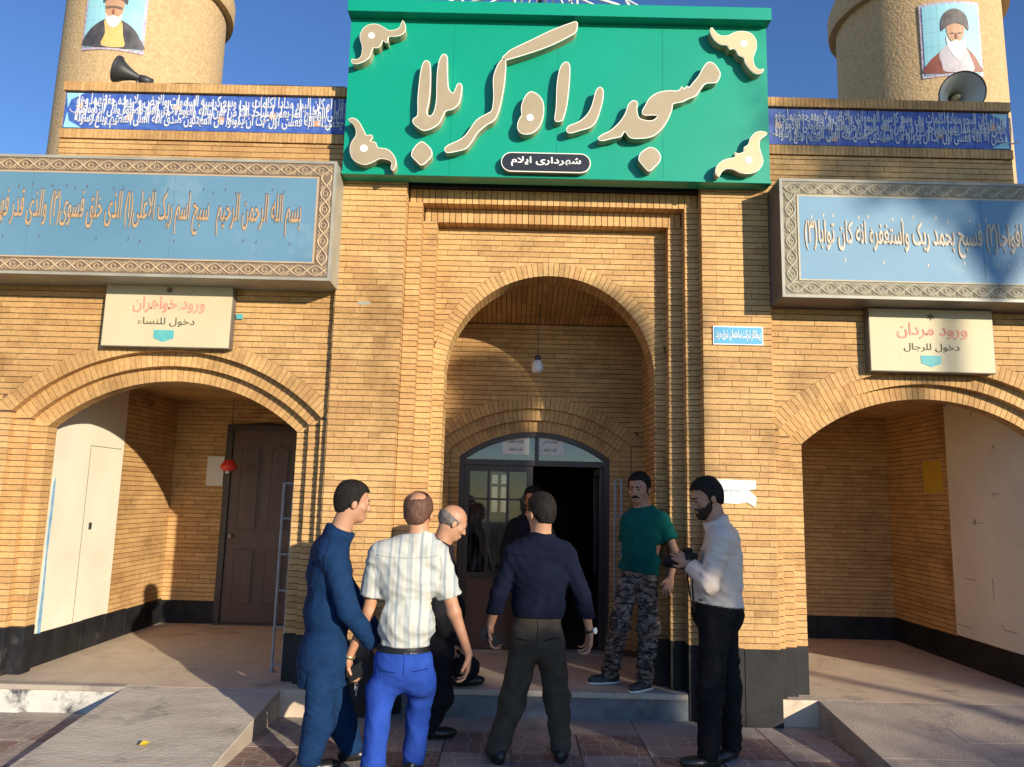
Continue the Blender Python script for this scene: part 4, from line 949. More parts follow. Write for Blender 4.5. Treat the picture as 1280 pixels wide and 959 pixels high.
q = MB(); q.box((a.x+b_.x)/2-.03, (a.x+b_.x)/2+.03, Y1-.06, Y1-.03, a.z, b_.z); q.box(a.x, b_.x, Y1-.061, Y1-.03, b_.z-.2, b_.z-.15); q.build('window_bars', M['steelb'], wf)

# ---------------- folded grilles beside the openings
def rack(label, px0, px1, y, z1, n, m, ypx):
    t = thing('folded_grille', label, 'grille'); x0, x1 = px0, px1
    for x in (x0, x1):
        MB().tube([(x, y, PZ+.02), (x, y, z1)], .011, 6).build('upright', m, t)
    for i in range(n):
        z = PZ+.06+(z1-PZ-.06)*i/(n-1); MB().tube([(x0, y, z), (x1, y, z)], .008, 6).build('rung', m, t)
    MB().lathe([(0, 0), (.02, 0), (.02, .02), (0, .02)], (x0, y, PZ), n=8).build('foot', m, t)
a = at(357, 604, 6.45); rack('narrow grey metal grille folded against the left arch jamb', a.x-.01, a.x+.075, 6.45, a.z, 6, M['steelg'], 0)
a = at(769, 600, 6.75); rack('narrow grey metal grille folded back behind the man in green', a.x, a.x+.055, 6.75, a.z, 6, M['steelg'], 0)

# small litter on the ramp
p = at(197, 957, 4.84); z = .105
tag(MB().add([(-2.215, 4.86, .115), (-2.17, 4.84, .118), (-2.15, 4.87, .13), (-2.185, 4.90, .12), (-2.20, 4.885, .135)], [(0, 1, 2, 4), (4, 2, 3), (0, 4, 3)]).build('fallen_leaf', M['leafy']), 'small yellow leaf lying on the left ramp near the photo bottom', 'leaf')
# ---------------- people: distance fields meshed with surface nets, one continuous body each
M['skin'] = mat('skin', (.40, .205, .125), .55, (.47, .25, .155), 14, .08, 200)
M['skin2'] = mat('skin_ruddy', (.46, .22, .12), .5, (.54, .28, .17), 14, .08, 200)
M['eye'] = mat('eye', (.03, .02, .015), .25)
def fabric(name, c, c2, sc_=14, rough=.9, b=.5): return mat(name, c, rough, c2, sc_, b, 26, spec=.12)
M['hair'] = mat('black_hair', (.008, .007, .007), .7, (.020, .017, .015), 60, .8, 150, stretch=(1, 1, .3), spec=.15)
M['beard'] = mat('dark_brown_beard', (.03, .018, .013), .8, (.07, .04, .028), 60, .8, 150, spec=.15)
M['hairg'] = mat('greying_hair', (.07, .06, .055), .7, (.20, .18, .17), 60, .6, 150, stretch=(1, 1, .3))
M['hairb'] = mat('reddish_brown_hair', (.07, .032, .02), .6, (.14, .06, .035), 60, .6, 150, stretch=(1, 1, .3))
M['navys'] = fabric('blue_suit_cloth', (.006, .025, .078), (.009, .034, .10))
M['blacks'] = fabric('black_suit_cloth', (.010, .010, .014), (.018, .018, .024))
M['navysh'] = fabric('dark_navy_shirt', (.004, .006, .017), (.006, .009, .024))
M['royal'] = fabric('royal_blue_cotton', (.018, .055, .29), (.025, .07, .36))
M['khaki'] = fabric('dark_khaki_cotton', (.050, .042, .032), (.075, .063, .048))
M['greent'] = fabric('dark_green_jersey', (.004, .075, .065), (.006, .10, .085))
M['blackt'] = fabric('black_trousers_cloth', (.008, .008, .009), (.014, .014, .016))
M['whitesh'] = fabric('white_shirt_cotton', (.66, .55, .46), (.72, .61, .52))
M['leatherb'] = mat('black_leather', (.012, .012, .012), .35)
M['phone'] = mat('phone_black', (.01, .01, .012), .5, spec=.2)
M['gold_w'] = mat('watch_gold', (.65, .50, .25), .3, metal=.8)
def striped():
    m = bpy.data.materials.new('striped_shirt'); m.use_nodes = True; n, l = nt(m); b = n['Principled BSDF']; b.inputs['Roughness'].default_value = .85
    tc = n.new('ShaderNodeTexCoord'); sx = n.new('ShaderNodeSeparateXYZ'); l.new(tc.outputs['Object'], sx.inputs[0])
    nz = n.new('ShaderNodeTexNoise'); nz.inputs['Scale'].default_value = 5; l.new(tc.outputs['Object'], nz.inputs['Vector'])
    ma = n.new('ShaderNodeMath'); ma.operation = 'MULTIPLY_ADD'; l.new(nz.outputs[0], ma.inputs[0]); ma.inputs[1].default_value = .03; l.new(sx.outputs[0], ma.inputs[2])
    outs = []
    for f, lo, hi in ((95, -.2, .9), (230, -.3, .9)):
        s = n.new('ShaderNodeMath'); s.operation = 'MULTIPLY'; l.new(ma.outputs[0], s.inputs[0]); s.inputs[1].default_value = f
        k = n.new('ShaderNodeMath'); k.operation = 'SINE'; l.new(s.outputs[0], k.inputs[0]); r = n.new('ShaderNodeMapRange'); l.new(k.outputs[0], r.inputs[0]); r.inputs[1].default_value = lo; r.inputs[2].default_value = hi; outs.append(r.outputs[0])
    a = n.new('ShaderNodeMath'); a.operation = 'MULTIPLY_ADD'; l.new(outs[0], a.inputs[0]); a.inputs[1].default_value = .6; 
    a2 = n.new('ShaderNodeMath'); a2.operation = 'MULTIPLY'; l.new(outs[1], a2.inputs[0]); a2.inputs[1].default_value = .35; l.new(a2.outputs[0], a.inputs[2])
    r = ramp(n, [(0, (.52, .51, .45)), (.45, (.43, .45, .44)), (1, (.23, .27, .31))]); l.new(a.outputs[0], r.inputs[0]); l.new(r.outputs[0], b.inputs['Base Color']); return m
M['striped'] = striped()
def camo():
    m = bpy.data.materials.new('camouflage'); m.use_nodes = True; n, l = nt(m); b = n['Principled BSDF']; b.inputs['Roughness'].default_value = .9
    tc = n.new('ShaderNodeTexCoord'); mp = n.new('ShaderNodeMapping'); mp.inputs['Scale'].default_value = (1, 1, 2.1); l.new(tc.outputs['Object'], mp.inputs[0])
    t = n.new('ShaderNodeTexNoise'); t.inputs['Scale'].default_value = 17; t.inputs['Detail'].default_value = 3.5; t.inputs['Distortion'].default_value = .9; l.new(mp.outputs[0], t.inputs['Vector'])
    r = ramp(n, [(0, (.012, .011, .012)), (.42, (.07, .054, .046)), (.50, (.17, .135, .112)), (.575, (.29, .235, .20)), (.65, (.02, .018, .018))]); r.color_ramp.interpolation = 'CONSTANT'
    l.new(t.outputs[0], r.inputs[0]); l.new(r.outputs[0], b.inputs['Base Color']); return m
M['camo'] = camo()

class SDF:
    def __init__(s, lo, hi, res):
        s.lo = np.array(lo, np.float32); s.res = res; s.n = np.ceil((np.array(hi)-np.array(lo))/res).astype(int)+1
        s.ax = [s.lo[i]+res*np.arange(s.n[i], dtype=np.float32) for i in range(3)]; s.D = np.full(s.n, .2, np.float32)
    def sl(s, lo, hi):
        a = [int(np.clip(math.floor((lo[i]-s.lo[i])/s.res), 0, s.n[i]-1)) for i in range(3)]; b = [int(np.clip(math.ceil((hi[i]-s.lo[i])/s.res)+1, 1, s.n[i])) for i in range(3)]
        S = tuple(slice(a[i], max(b[i], a[i]+1)) for i in range(3))
        return S, s.ax[0][S[0]][:, None, None], s.ax[1][S[1]][None, :, None], s.ax[2][S[2]][None, None, :]
    def mix(s, S, d, k, sub=False):
        D = s.D[S]
        if sub:
            d = -d; h = np.clip(.5-.5*(D-d)/k, 0, 1) if k else None
            s.D[S] = np.maximum(D, d) if not k else D*(1-h)+d*h+k*h*(1-h)
        elif k:
            h = np.clip(.5+.5*(D-d)/k, 0, 1); s.D[S] = D*(1-h)+d*h-k*h*(1-h)
        else: s.D[S] = np.minimum(D, d)
    def cone(s, a, b, ra, rb, k=.02, sub=False):
        a = np.array(a, np.float32); b = np.array(b, np.float32); m = max(ra, rb)+k+.03
        S, X, Y, Z = s.sl(np.minimum(a, b)-m, np.maximum(a, b)+m); ab = b-a; L = float(ab@ab)+1e-9
        px, py, pz = X-a[0], Y-a[1], Z-a[2]; t = np.clip((px*ab[0]+py*ab[1]+pz*ab[2])/L, 0, 1)
        d = np.sqrt((px-t*ab[0])**2+(py-t*ab[1])**2+(pz-t*ab[2])**2)-(ra+(rb-ra)*t); s.mix(S, d, k, sub)
    def ell(s, c, r, A=None, k=.02, sub=False):
        c = np.array(c, np.float32); r = np.array(r, np.float32); m = float(r.max())+k+.03
        S, X, Y, Z = s.sl(c-m, c+m); px, py, pz = X-c[0], Y-c[1], Z-c[2]
        if A is None: q = (px, py, pz)
        else: q = tuple(px*A[i][0]+py*A[i][1]+pz*A[i][2] for i in range(3))
        k0 = np.sqrt((q[0]/r[0])**2+(q[1]/r[1])**2+(q[2]/r[2])**2); k1 = np.sqrt((q[0]/r[0]**2)**2+(q[1]/r[1]**2)**2+(q[2]/r[2]**2)**2)+1e-6
        s.mix(S, k0*(k0-1)/k1, k, sub)
    def full(s): return s.ax[0][:, None, None], s.ax[1][None, :, None], s.ax[2][None, None, :]
    def mesh(s, name, flip=False):
        D = s.D; D[0] = D[-1] = .1; D[:, 0] = D[:, -1] = .1; D[:, :, 0] = D[:, :, -1] = .1
        I = D < 0; c = np.zeros(tuple(np.array(D.shape)-1), np.uint8)
        cor = [(i, j, k) for i in (0, 1) for j in (0, 1) for k in (0, 1)]; nx, ny, nz = c.shape
        for i, j, k in cor: c += I[i:i+nx, j:j+ny, k:k+nz]
        cells = np.argwhere((c > 0) & (c < 8)); idx = np.full(c.shape, -1, np.int32); idx[tuple(cells.T)] = np.arange(len(cells))
        V = np.zeros((len(cells), 3)); W_ = np.zeros(len(cells)); vals = {q: D[cells[:, 0]+q[0], cells[:, 1]+q[1], cells[:, 2]+q[2]] for q in cor}
        for q in cor:
            for ax_ in range(3):
                if q[ax_]: continue
                q2 = list(q); q2[ax_] = 1; q2 = tuple(q2); a, b = vals[q], vals[q2]; m = (a < 0) != (b < 0)
                t = np.where(m, a/(a-b+1e-12), 0); P = np.array(q, float)[None, :]+np.zeros((len(cells), 3)); P[:, ax_] += t; V += P*m[:, None]; W_ += m
        V = (V/np.maximum(W_, 1)[:, None]+cells)*s.res+s.lo
        F = []
        for ax_ in range(3):
            u, v = (ax_+1) % 3, (ax_+2) % 3; A = [slice(None)]*3; B = [slice(None)]*3; A[ax_] = slice(0, -1); B[ax_] = slice(1, None)
            e = I[tuple(A)] != I[tuple(B)]; E = np.argwhere(e); E = E[(E[:, u] > 0) & (E[:, v] > 0)]
            ins = I[tuple(E.T)]
            def at_(du, dv):
                Q = E.copy(); Q[:, u] -= du; Q[:, v] -= dv; return idx[tuple(Q.T)]
            q = np.stack([at_(1, 1), at_(0, 1), at_(0, 0), at_(1, 0)], 1); q[~ins] = q[~ins][:, ::-1]; F.append(q)
        F = np.concatenate(F); me = bpy.data.meshes.new(name); nF = len(F)
        me.vertices.add(len(V)); me.vertices.foreach_set('co', V.astype(np.float32).ravel()); me.loops.add(nF*4); me.loops.foreach_set('vertex_index', F.astype(np.int32).ravel())
        me.polygons.add(nF); me.polygons.foreach_set('loop_start', np.arange(0, nF*4, 4, dtype=np.int32)); me.polygons.foreach_set('use_smooth', np.ones(nF, bool)); me.update(); me.validate(); return me
def v3(p): return np.array((p[0], p[1], p[2]), float)
def unit(v): v = np.array(v, float); return v/(np.linalg.norm(v)+1e-9)
def folds(X, Y, Z, amp, seed=0, f=1.0):
    """creases: ridged waves that wander, patchy"""
    r = np.random.RandomState(seed); o = 0
    for i in range(6):
        w = r.uniform(-1, 1, 3)*np.array((16, 16, 30))*f*(1+i*.4); p = r.uniform(0, 6)
        wob = np.sin(Z*r.uniform(8, 18)+X*r.uniform(-14, 14)+Y*r.uniform(-9, 9)+p)*1.5
        m = .5+.5*np.sin(Z*r.uniform(3, 9)+X*r.uniform(-8, 8)+r.uniform(0, 6))
        o = o+(.55-np.abs(np.sin(X*w[0]+Y*w[1]+Z*w[2]+wob+p)))*m/(1+.3*i)
    return (-o*amp).astype(np.float32)
def head_frame(hd):
    f = unit(hd['f']); u0 = np.array((0, 0, 1.)); r = unit(np.cross(f, u0)); u = np.cross(r, f)
    tl_ = hd.get('roll', 0); r, u = r*math.cos(tl_)+u*math.sin(tl_), u*math.cos(tl_)-r*math.sin(tl_)
    return r, f, u        # right, forward, up
def add_head(S, hd, nb, ears=True):
    r, f, u = head_frame(hd); c = v3(hd['c']); s = hd.get('s', 1.0); A = np.array((r, f, u))
    L = lambda x, y, z: c+(r*x+f*y+u*z)*s
    S.ell(L(0, -.008, .028), np.array((.076, .097, .088))*s, A, .02)
    S.ell(L(0, .028, -.042), np.array((.058, .062, .072))*s, A, .03)
    S.ell(L(0, .060, -.090), np.array((.030, .026, .022))*s, A, .03)
    for x in (-1, 1):
        S.ell(L(x*.040, .055, -.022), np.array((.024, .026, .024))*s, A, .02)
        S.ell(L(x*.031, .098, .004), np.array((.018, .014, .011))*s, A, .010, True)
        S.ell(L(x*.030, .079, .003), np.array((.014, .013, .011))*s, A, .004)
        S.ell(L(x*.079, -.006, -.012), np.array((.010, .019, .031))*s, A, .008)
        S.cone(L(x*.009, .094, -.036), L(x*.013, .090, -.038), .009*s, .007*s, .008)
    S.cone(L(-.034, .084, .022), L(.034, .084, .022), .009*s, .009*s, .014)
    S.cone(L(0, .090, .006), L(0, .110, -.034), .008*s, .0115*s, .012)
    S.cone(L(-.017, .091, -.064), L(.017, .091, -.064), .006*s, .006*s, .008)
    S.cone(L(-.013, .090, -.073), L(.013, .090, -.073), .007*s, .007*s, .006)
    S.cone(L(0, -.022, -.055), nb, .057*s, .064*s, .03)
def hair_mesh(hd, kind, th=.013):
    r, f, u = head_frame(hd); c = v3(hd['c']); s = hd.get('s', 1.0); A = np.array((r, f, u)); S = SDF(c-.17, c+.17, .0052)
    L = lambda x, y, z: c+(r*x+f*y+u*z)*s
    S.ell(L(0, -.010, .030), (np.array((.076, .097, .088))+th)*s, A, .01)
    if kind != 'bald': S.ell(L(.0, -.065, -.03), np.array((.060, .040, .055))*s, A, .03)
    X, Y, Z = S.full(); x = (X-c[0])*r[0]+(Y-c[1])*r[1]+(Z-c[2])*r[2]; y = (X-c[0])*f[0]+(Y-c[1])*f[1]+(Z-c[2])*f[2]; z = (X-c[0])*u[0]+(Y-c[1])*u[1]+(Z-c[2])*u[2]
    x, y, z = x/s, y/s, z/s
    line = np.interp(y, [-.12, -.05, -.015, .010, .026, .040, .055, .12], [-.075, -.062, -.018, -.045, .026, .052, .070, .078]).astype(np.float32)
    if kind == 'bald': line = np.interp(y, [-.12, -.03, .012, .04, .08], [-.07, -.045, -.03, .03, .08]).astype(np.float32)
    D = np.maximum(S.D, (line-z)*.7)
    if kind == 'bald': D = np.maximum(D, .082+0*z-np.sqrt(x*x+ (y+.02)**2)*.0-(.115-z)*1.0) if False else np.maximum(D, z-(.022-.25*(y)))
    if kind == 'crown': D = np.maximum(D, .056-np.sqrt(x*x*.9+(y+.055)**2*.75+(z-.105)**2))
    if kind == 'full': D = D-np.clip((z-.06)*.12, 0, .007)
    rn = (np.sin(x*310+y*120)*np.sin(y*260+z*90)*np.sin(z*240+x*80)*.0022).astype(np.float32); S.D = D+rn+(np.sin(x*70+z*50)*.0015).astype(np.float32)
    return S.mesh('hair')
def beard_mesh(hd):
    r, f, u = head_frame(hd); c = v3(hd['c']); s = hd.get('s', 1.0); A = np.array((r, f, u)); S = SDF(c-.16, c+.16, .0052); L = lambda x, y, z: c+(r*x+f*y+u*z)*s
    S.ell(L(0, .028, -.042), np.array((.066, .070, .082))*s, A, .02); S.ell(L(0, .062, -.095), np.array((.040, .036, .030))*s, A, .03)
    X, Y, Z = S.full(); x = ((X-c[0])*r[0]+(Y-c[1])*r[1]+(Z-c[2])*r[2])/s; y = ((X-c[0])*f[0]+(Y-c[1])*f[1]+(Z-c[2])*f[2])/s; z = ((X-c[0])*u[0]+(Y-c[1])*u[1]+(Z-c[2])*u[2])/s
    top = np.interp(y, [-.02, .02, .05, .08, .12], [.0, -.012, -.045, -.050, -.050]).astype(np.float32); D = np.maximum(S.D, (z-top)*.8); D = np.maximum(D, -(y-.0)*.9)
    m = np.sqrt((x*.8)**2+(y-.095)**2+((z+.068)*1.6)**2)-.017; D = np.maximum(D, -m)
    S.D = D+(np.sin(x*310)*np.sin(y*260)*np.sin(z*240)*.002).astype(np.float32); return S.mesh('beard')
def add_hand(S, w, d, n, side, curl=.35, spread=1.0, s=1.0, thumb=.5):
    """w wrist, d direction of the hand, n palm normal (fingers curl towards it), side=+1 if the thumb is on the side cross(d,n)"""
    d = unit(d); n = unit(np.array(n)-d*np.dot(n, d)); t = np.cross(d, n)*side; w = v3(w)
    kn = []
    for i, (o, L0) in enumerate(((.031, .088), (.0105, .092), (-.0105, .088), (-.031, .080))):
        k = w+d*L0*s+t*o*s*spread; kn.append(k); S.cone(w+d*.015*s+t*o*.55*s, k, .015*s, .0115*s, .012)
    for i, (Ls, r0) in enumerate((((.040, .025, .020), .0090), ((.044, .028, .021), .0092), ((.041, .026, .020), .0088), ((.032, .020, .018), .0078))):
        p = kn[i]; a = curl*(.75+.12*i); fan = (1.5-i)*.10*spread
        for j, l in enumerate(Ls):
            dd = unit((d+t*fan)*math.cos(a)+n*math.sin(a)); q = p+dd*l*s; S.cone(p, q, (r0-.0006*j)*s, (r0-.0006*(j+1))*s, .004); p = q; a += curl*(1.2-.2*j)
    b = w+d*.022*s+t*.020*s; m = b+(d*.62+t*.72+n*.25)*.045*s; e = m+unit(d*.85+t*.25+n*(thumb))*.034*s
    S.cone(b, m, .014*s, .0115*s, .010); S.cone(m, e, .0110*s, .0090*s, .004)
def torso(S, J, e=0.0, wd=1.0, dp=1.0, k=.05, pelvis=True):
    """e = how far the cloth stands off"""
    sh = (v3(J['sl'])+v3(J['sr']))/2; r = unit(v3(J['sr'])-v3(J['sl'])); hp = v3(J['pelvis']); up = unit(sh-hp); f = unit(np.cross(up, r)); A = np.array((r, f, up)); bw = J.get('build', 1.0); bel = J.get('belly', 0)
    L = np.linalg.norm(sh-hp)
    S.ell(sh-up*.13+f*.005, (.162*bw*wd+e, .105*bw*dp+e, .185), A, k)
    S.ell(hp+up*(L*.42)+f*(.01+bel*.5), (.150*bw*wd+e, .108*bw*dp+e+bel, .19), A, k)
    if pelvis: S.ell(hp+up*.03+f*(-.006+bel*.3), (.160*bw*wd+e, .108*bw*dp*J.get('hd', 1)+e+bel*.5, .15), A, k)
    S.cone(v3(J['sl'])+r*.03, v3(J['sr'])-r*.03, .062*bw+e, .062*bw+e, k)
    nb = v3(J['neck']); S.cone(nb, v3(J['sl'])+r*.05, .050+e, .050+e, k); S.cone(nb, v3(J['sr'])-r*.05, .050+e, .050+e, k)
    return r, f, up, A
def limbs(S, J, e=0, arms=(1, 1), legs=(1, 1), sleeve=1.0, k=.03, loose=0):
    b = J.get('build', 1.0)
    for i, sd in enumerate('lr'):
        if arms[i]:
            a, m, w = v3(J['s'+sd]), v3(J['e'+sd]), v3(J['w'+sd])
            if sleeve <= 1: S.cone(a, a+(m-a)*min(1, sleeve), .050*b+e, (.043+.004*(1-sleeve))*b+e+loose, k)
            else: S.cone(a, m, .050*b+e, .042*b+e, k); S.cone(m, m+(w-m)*(sleeve-1), .042*b+e, .030+e+loose, .02)
        if legs[i]:
            h, m, w = v3(J['h'+sd]), v3(J['k'+sd]), v3(J['a'+sd]); S.cone(h, m, .080*b+e, .056+e+loose*.5, k); S.cone(m, w, .056+e+loose*.45, .042+e+loose*.55, k)
def shoe(J, sd, mtl, parent, name='shoe', sole=None):
    a = v3(J['a'+sd]); g = J['g'+sd]; f = unit(np.array((J['f'+sd][0], J['f'+sd][1], 0))); r = np.array((f[1], -f[0], 0)); tilt = J.get('tilt'+sd, 0)
    up = np.array((0, 0, 1.)); F_ = f*math.cos(tilt)+up*-math.sin(tilt); U_ = np.cross(r, F_); A = np.array((r, F_, U_)); base = np.array((a[0], a[1], g))
    S = SDF(base-np.array((.26, .26, .03)), base+np.array((.26, .26, .20)), .006); B = base+U_*(0.0)
    S.ell(B-F_*.02+U_*.045, (.040, .065, .060), A, .02); S.ell(B+F_*.085+U_*.032, (.046, .105, .040), A, .03); S.cone(B+U_*.05, B+U_*.11, .042, .044, .03)
    X, Y, Z = S.full(); h = (X-B[0])*U_[0]+(Y-B[1])*U_[1]+(Z-B[2])*U_[2]; S.D = np.maximum(S.D, .004-h)
    o = link(name, S.mesh(name), mtl, parent)
    if sole:
        S = SDF(base-np.array((.26, .26, .03)), base+np.array((.26, .26, .1)), .006); S.ell(B-F_*.02+U_*.02, (.044, .070, .06), A, .02); S.ell(B+F_*.085+U_*.02, (.050, .112, .05), A, .03)
        X, Y, Z = S.full(); h = (X-B[0])*U_[0]+(Y-B[1])*U_[1]+(Z-B[2])*U_[2]; S.D = np.maximum(np.maximum(S.D, .001-h), h-.020); link('sole', S.mesh('sole'), sole, o)
        F = []
    return o
def person(label, J, res=.0062, skin='skin', hair=('hair', 'full'), shirt=None, trousers=None, shoes=None, loose=.012, belt=None, jacket=None, collar=None, face=True, beard=False, moustache=False, brow='hair', seed=1, hands=None):
    t = thing('person', label, 'person'); hd = J['head']; pts = [v3(J[k]) for k in ('sl', 'sr', 'el', 'er', 'wl', 'wr', 'hl', 'hr', 'kl', 'kr', 'al', 'ar', 'pelvis')]+[v3(hd['c'])]
    lo = np.min(pts, 0)-np.array((.24, .24, .12)); hi = np.max(pts, 0)+np.array((.24, .24, .2))
    if 'er' in J:
        S = SDF(lo, hi, res); torso(S, J, -.006, k=.05); limbs(S, J, -.006, k=.03, sleeve=2.0); add_head(S, hd, v3(J['neck']))
        for i, sd in enumerate('lr'):
            h = (hands or {}).get(sd, {}); w = v3(J['w'+sd]); d = h.get('d', w-v3(J['e'+sd])); add_hand(S, w, d, h.get('n', (0, -1, 0)), h.get('side', 1), h.get('curl', .4), 1.0, J.get('hs', 1.0), h.get('thumb', .4))
        link('body', S.mesh('body'), M[skin], t)
    # trousers
    def cut(S, expr): S.D = np.maximum(S.D, expr)
    hp = v3(J['pelvis']); sh = (v3(J['sl'])+v3(J['sr']))/2; up = unit(sh-hp); zb = J.get('belt', .085)
    Bp = hp+up*zb
    if trousers:
        S = SDF(lo, np.array((hi[0], hi[1], hp[2]+.26)), .0085); torso(S, J, .010, k=.05); limbs(S, J, .012, arms=(0, 0), k=.045, loose=loose)
        X, Y, Z = S.full(); hgt = (X-Bp[0])*up[0]+(Y-Bp[1])*up[1]+(Z-Bp[2])*up[2]; S.D = np.maximum(S.D, hgt)
        ga = min(J['gl'], J['gr']); 
        lowz = np.clip((hp[2]-.05-Z)/.3, 0, 1); S.D = S.D+folds(X, Y, Z, .010, seed)*(.35+.65*lowz)
        for sd in 'lr': pass
        S.D = np.maximum(S.D, (J['al'][2] if False else ga)+.045-Z) if abs(J['gl']-J['gr']) < .02 else S.D
        link('trousers', S.mesh('trousers'), M[trousers], t)
    if belt:
        S = SDF(Bp-.26, Bp+.26, .007); torso(S, J, .017, k=.05); X, Y, Z = S.full(); hgt = (X-Bp[0])*up[0]+(Y-Bp[1])*up[1]+(Z-Bp[2])*up[2]; S.D = np.maximum(S.D, np.abs(hgt+.012)-.019)
        link('belt', S.mesh('belt'), M['leatherb'], t)
    if shirt:
        m, sl_, hem, ls = shirt       # material, sleeve, hem offset below the belt, looseness
        S = SDF(np.array((lo[0], lo[1], hp[2]-.25+min(0, -hem))), np.array((hi[0], hi[1], sh[2]+.2)), .0075)
        torso(S, J, .012+ls, k=.05); limbs(S, J, .010+ls*.5, legs=(0, 0), sleeve=sl_, k=.03, loose=.012 if sl_ < 1 else .006)
        if hem > .1: S.cone(hp-up*(hem*.3), hp-up*(hem+.05), .15, .155, .08)
        X, Y, Z = S.full(); hgt = (X-Bp[0])*up[0]+(Y-Bp[1])*up[1]+(Z-Bp[2])*up[2]
        S.D = S.D+folds(X, Y, Z, .009 if not jacket else .005, seed+5, .9); S.D = np.maximum(S.D, -(hgt+hem))
        # clean cuffs and neckline
        for i, sd in enumerate('lr'):
            a, mm, w = v3(J['s'+sd]), v3(J['e'+sd]), v3(J['w'+sd])
            if sl_ <= 1: p = a+(mm-a)*sl_; dd = unit(mm-a)
            else: p = mm+(w-mm)*(sl_-1); dd = unit(w-mm)
            q = p+dd*.06; rr = .10; dist = np.sqrt((X-q[0])**2+(Y-q[1])**2+(Z-q[2])**2)-.0
            pl = (X-p[0])*dd[0]+(Y-p[1])*dd[1]+(Z-p[2])*dd[2]; S.D = np.where((dist < .14) & (pl > 0), np.maximum(S.D, pl), S.D)
        nb = v3(J['neck']); nu = unit(v3(hd['c'])-nb); pl = (X-nb[0])*nu[0]+(Y-nb[1])*nu[1]+(Z-nb[2])*nu[2]; S.D = np.where(pl > .0, np.maximum(S.D, pl-(.012 if not collar else .02)), S.D)
        sm = link('jacket' if jacket else ('shirt' if collar else 't_shirt'), S.mesh('shirt'), M[m], t)
        if collar:
            S = SDF(nb-.15, nb+.17, .006); c0 = nb+nu*.005; c1 = nb+nu*.048; S.cone(c0-nu*.02, c1, .078, .066, .0)
            X, Y, Z = S.full(); pl = (X-nb[0])*nu[0]+(Y-nb[1])*nu[1]+(Z-nb[2])*nu[2]; f = head_frame(hd)[1]; fr = (X-nb[0])*J['fwd'][0]+(Y-nb[1])*J['fwd'][1]
            S.D = np.maximum(np.maximum(S.D, pl-.024+fr*.18), -(pl+.02))
            link('collar', S.mesh('collar'), M[collar], sm)
    r, f, u = head_frame(hd); c = v3(hd['c']); s = hd.get('s', 1.0); L = lambda x, y, z: c+(r*x+f*y+u*z)*s; A = np.array((r, f, u))
    if hair: link('hair', hair_mesh(hd, hair[1]), M[hair[0]], t)
    if beard: link('beard', beard_mesh(hd), M['beard'], t)
    if face:
        for x in (-1, 1):
            S = SDF(L(x*.031, .09, .003)-.03, L(x*.031, .09, .003)+.03, .0025); S.ell(L(x*.031, .0905, .002), np.array((.011, .006, .0045))*s, A, 0); link('eye', S.mesh('eye'), M['eye'], t)
            S = SDF(L(x*.032, .092, .02)-.045, L(x*.032, .092, .02)+.045, .003); S.cone(L(x*.014, .0965, .020), L(x*.048, .083, .022), .0055*s, .004*s, 0); link('eyebrow', S.mesh('eyebrow'), M[brow], t)
        S = SDF(L(0, .095, -.068)-.04, L(0, .095, -.068)+.04, .0028); S.cone(L(-.018, .0935, -.0685), L(.018, .0935, -.0685), .0035*s, .0035*s, 0); link('mouth', S.mesh('mouth'), M['skin2'], t)
    if moustache:
        S = SDF(L(0, .1, -.055)-.06, L(0, .1, -.055)+.06, .0035); S.cone(L(0, .100, -.052), L(.032, .084, -.064), .009*s, .005*s, .004); S.cone(L(0, .100, -.052), L(-.032, .084, -.064), .009*s, .005*s, .004); link('moustache', S.mesh('moustache'), M['hair'], t)
    if shoes:
        for sd in 'lr': shoe(J, sd, M[shoes], t, sole=M['white'] if shoes == 'trainer' else None)
    return t
M['trainer'] = mat('trainer_black', (.015, .016, .018), .5, (.05, .055, .06), 30)
def JJ(**k):
    J = dict(k); return J
def gadget(name, label, cat, c, d, n, size, m, screen=True):
    """a phone or wallet: rounded slab, long side along d, face normal n"""
    d = Vector(d).normalized(); n = Vector(n); n = (n-d*n.dot(d)).normalized(); r = d.cross(n); w_, l, th = size
    b = bmesh.new(); bmesh.ops.create_cube(b, size=1)
    for v in b.verts: v.co = r*(v.co.x*w_)+d*(v.co.y*l)+n*(v.co.z*th)
    bmesh.ops.bevel(b, geom=b.edges[:], offset=th*.3, segments=2, affect='EDGES')
    t = thing(name, label, cat); me = bpy.data.meshes.new('case'); b.to_mesh(me); b.free(); o = link('case', me, m, t); o.location = c
    return t, r, d, n
# ---- the seven figures. Joints are measured points (pixel of the photograph, distance)
# white-shirted man seen from behind
Y = 4.73
J = JJ(head=dict(c=at(523, 641, Y+.01), f=(.10, 1, -.05), s=1.04), neck=at(524, 671, Y), sl=at(474, 694, Y), sr=at(548, 694, Y), el=at(461, 764, Y+.03), er=at(568, 766, Y+.03), wl=at(436, 822, Y+.10), wr=at(586, 818, Y+.08),
       pelvis=at(504, 836, Y), hl=at(486, 852, Y), hr=at(525, 852, Y), kl=at(474, 912, Y-.02), kr=at(524, 915, Y+.10), al=at(462, 968, Y-.28), ar=at(516, 968, Y+.10), gl=.012, gr=.012, fl=(-.1, 1), fr=(.1, 1), fwd=(0, 1), build=1.06, belly=.02, hs=1.05, belt=.135)
J['al'] = Vector((J['al'].x, Y-.2, .09)); J['ar'] = Vector((J['ar'].x, Y+.1, .09)); J['kl'].z = .50; J['kr'].z = .50
B_J = J
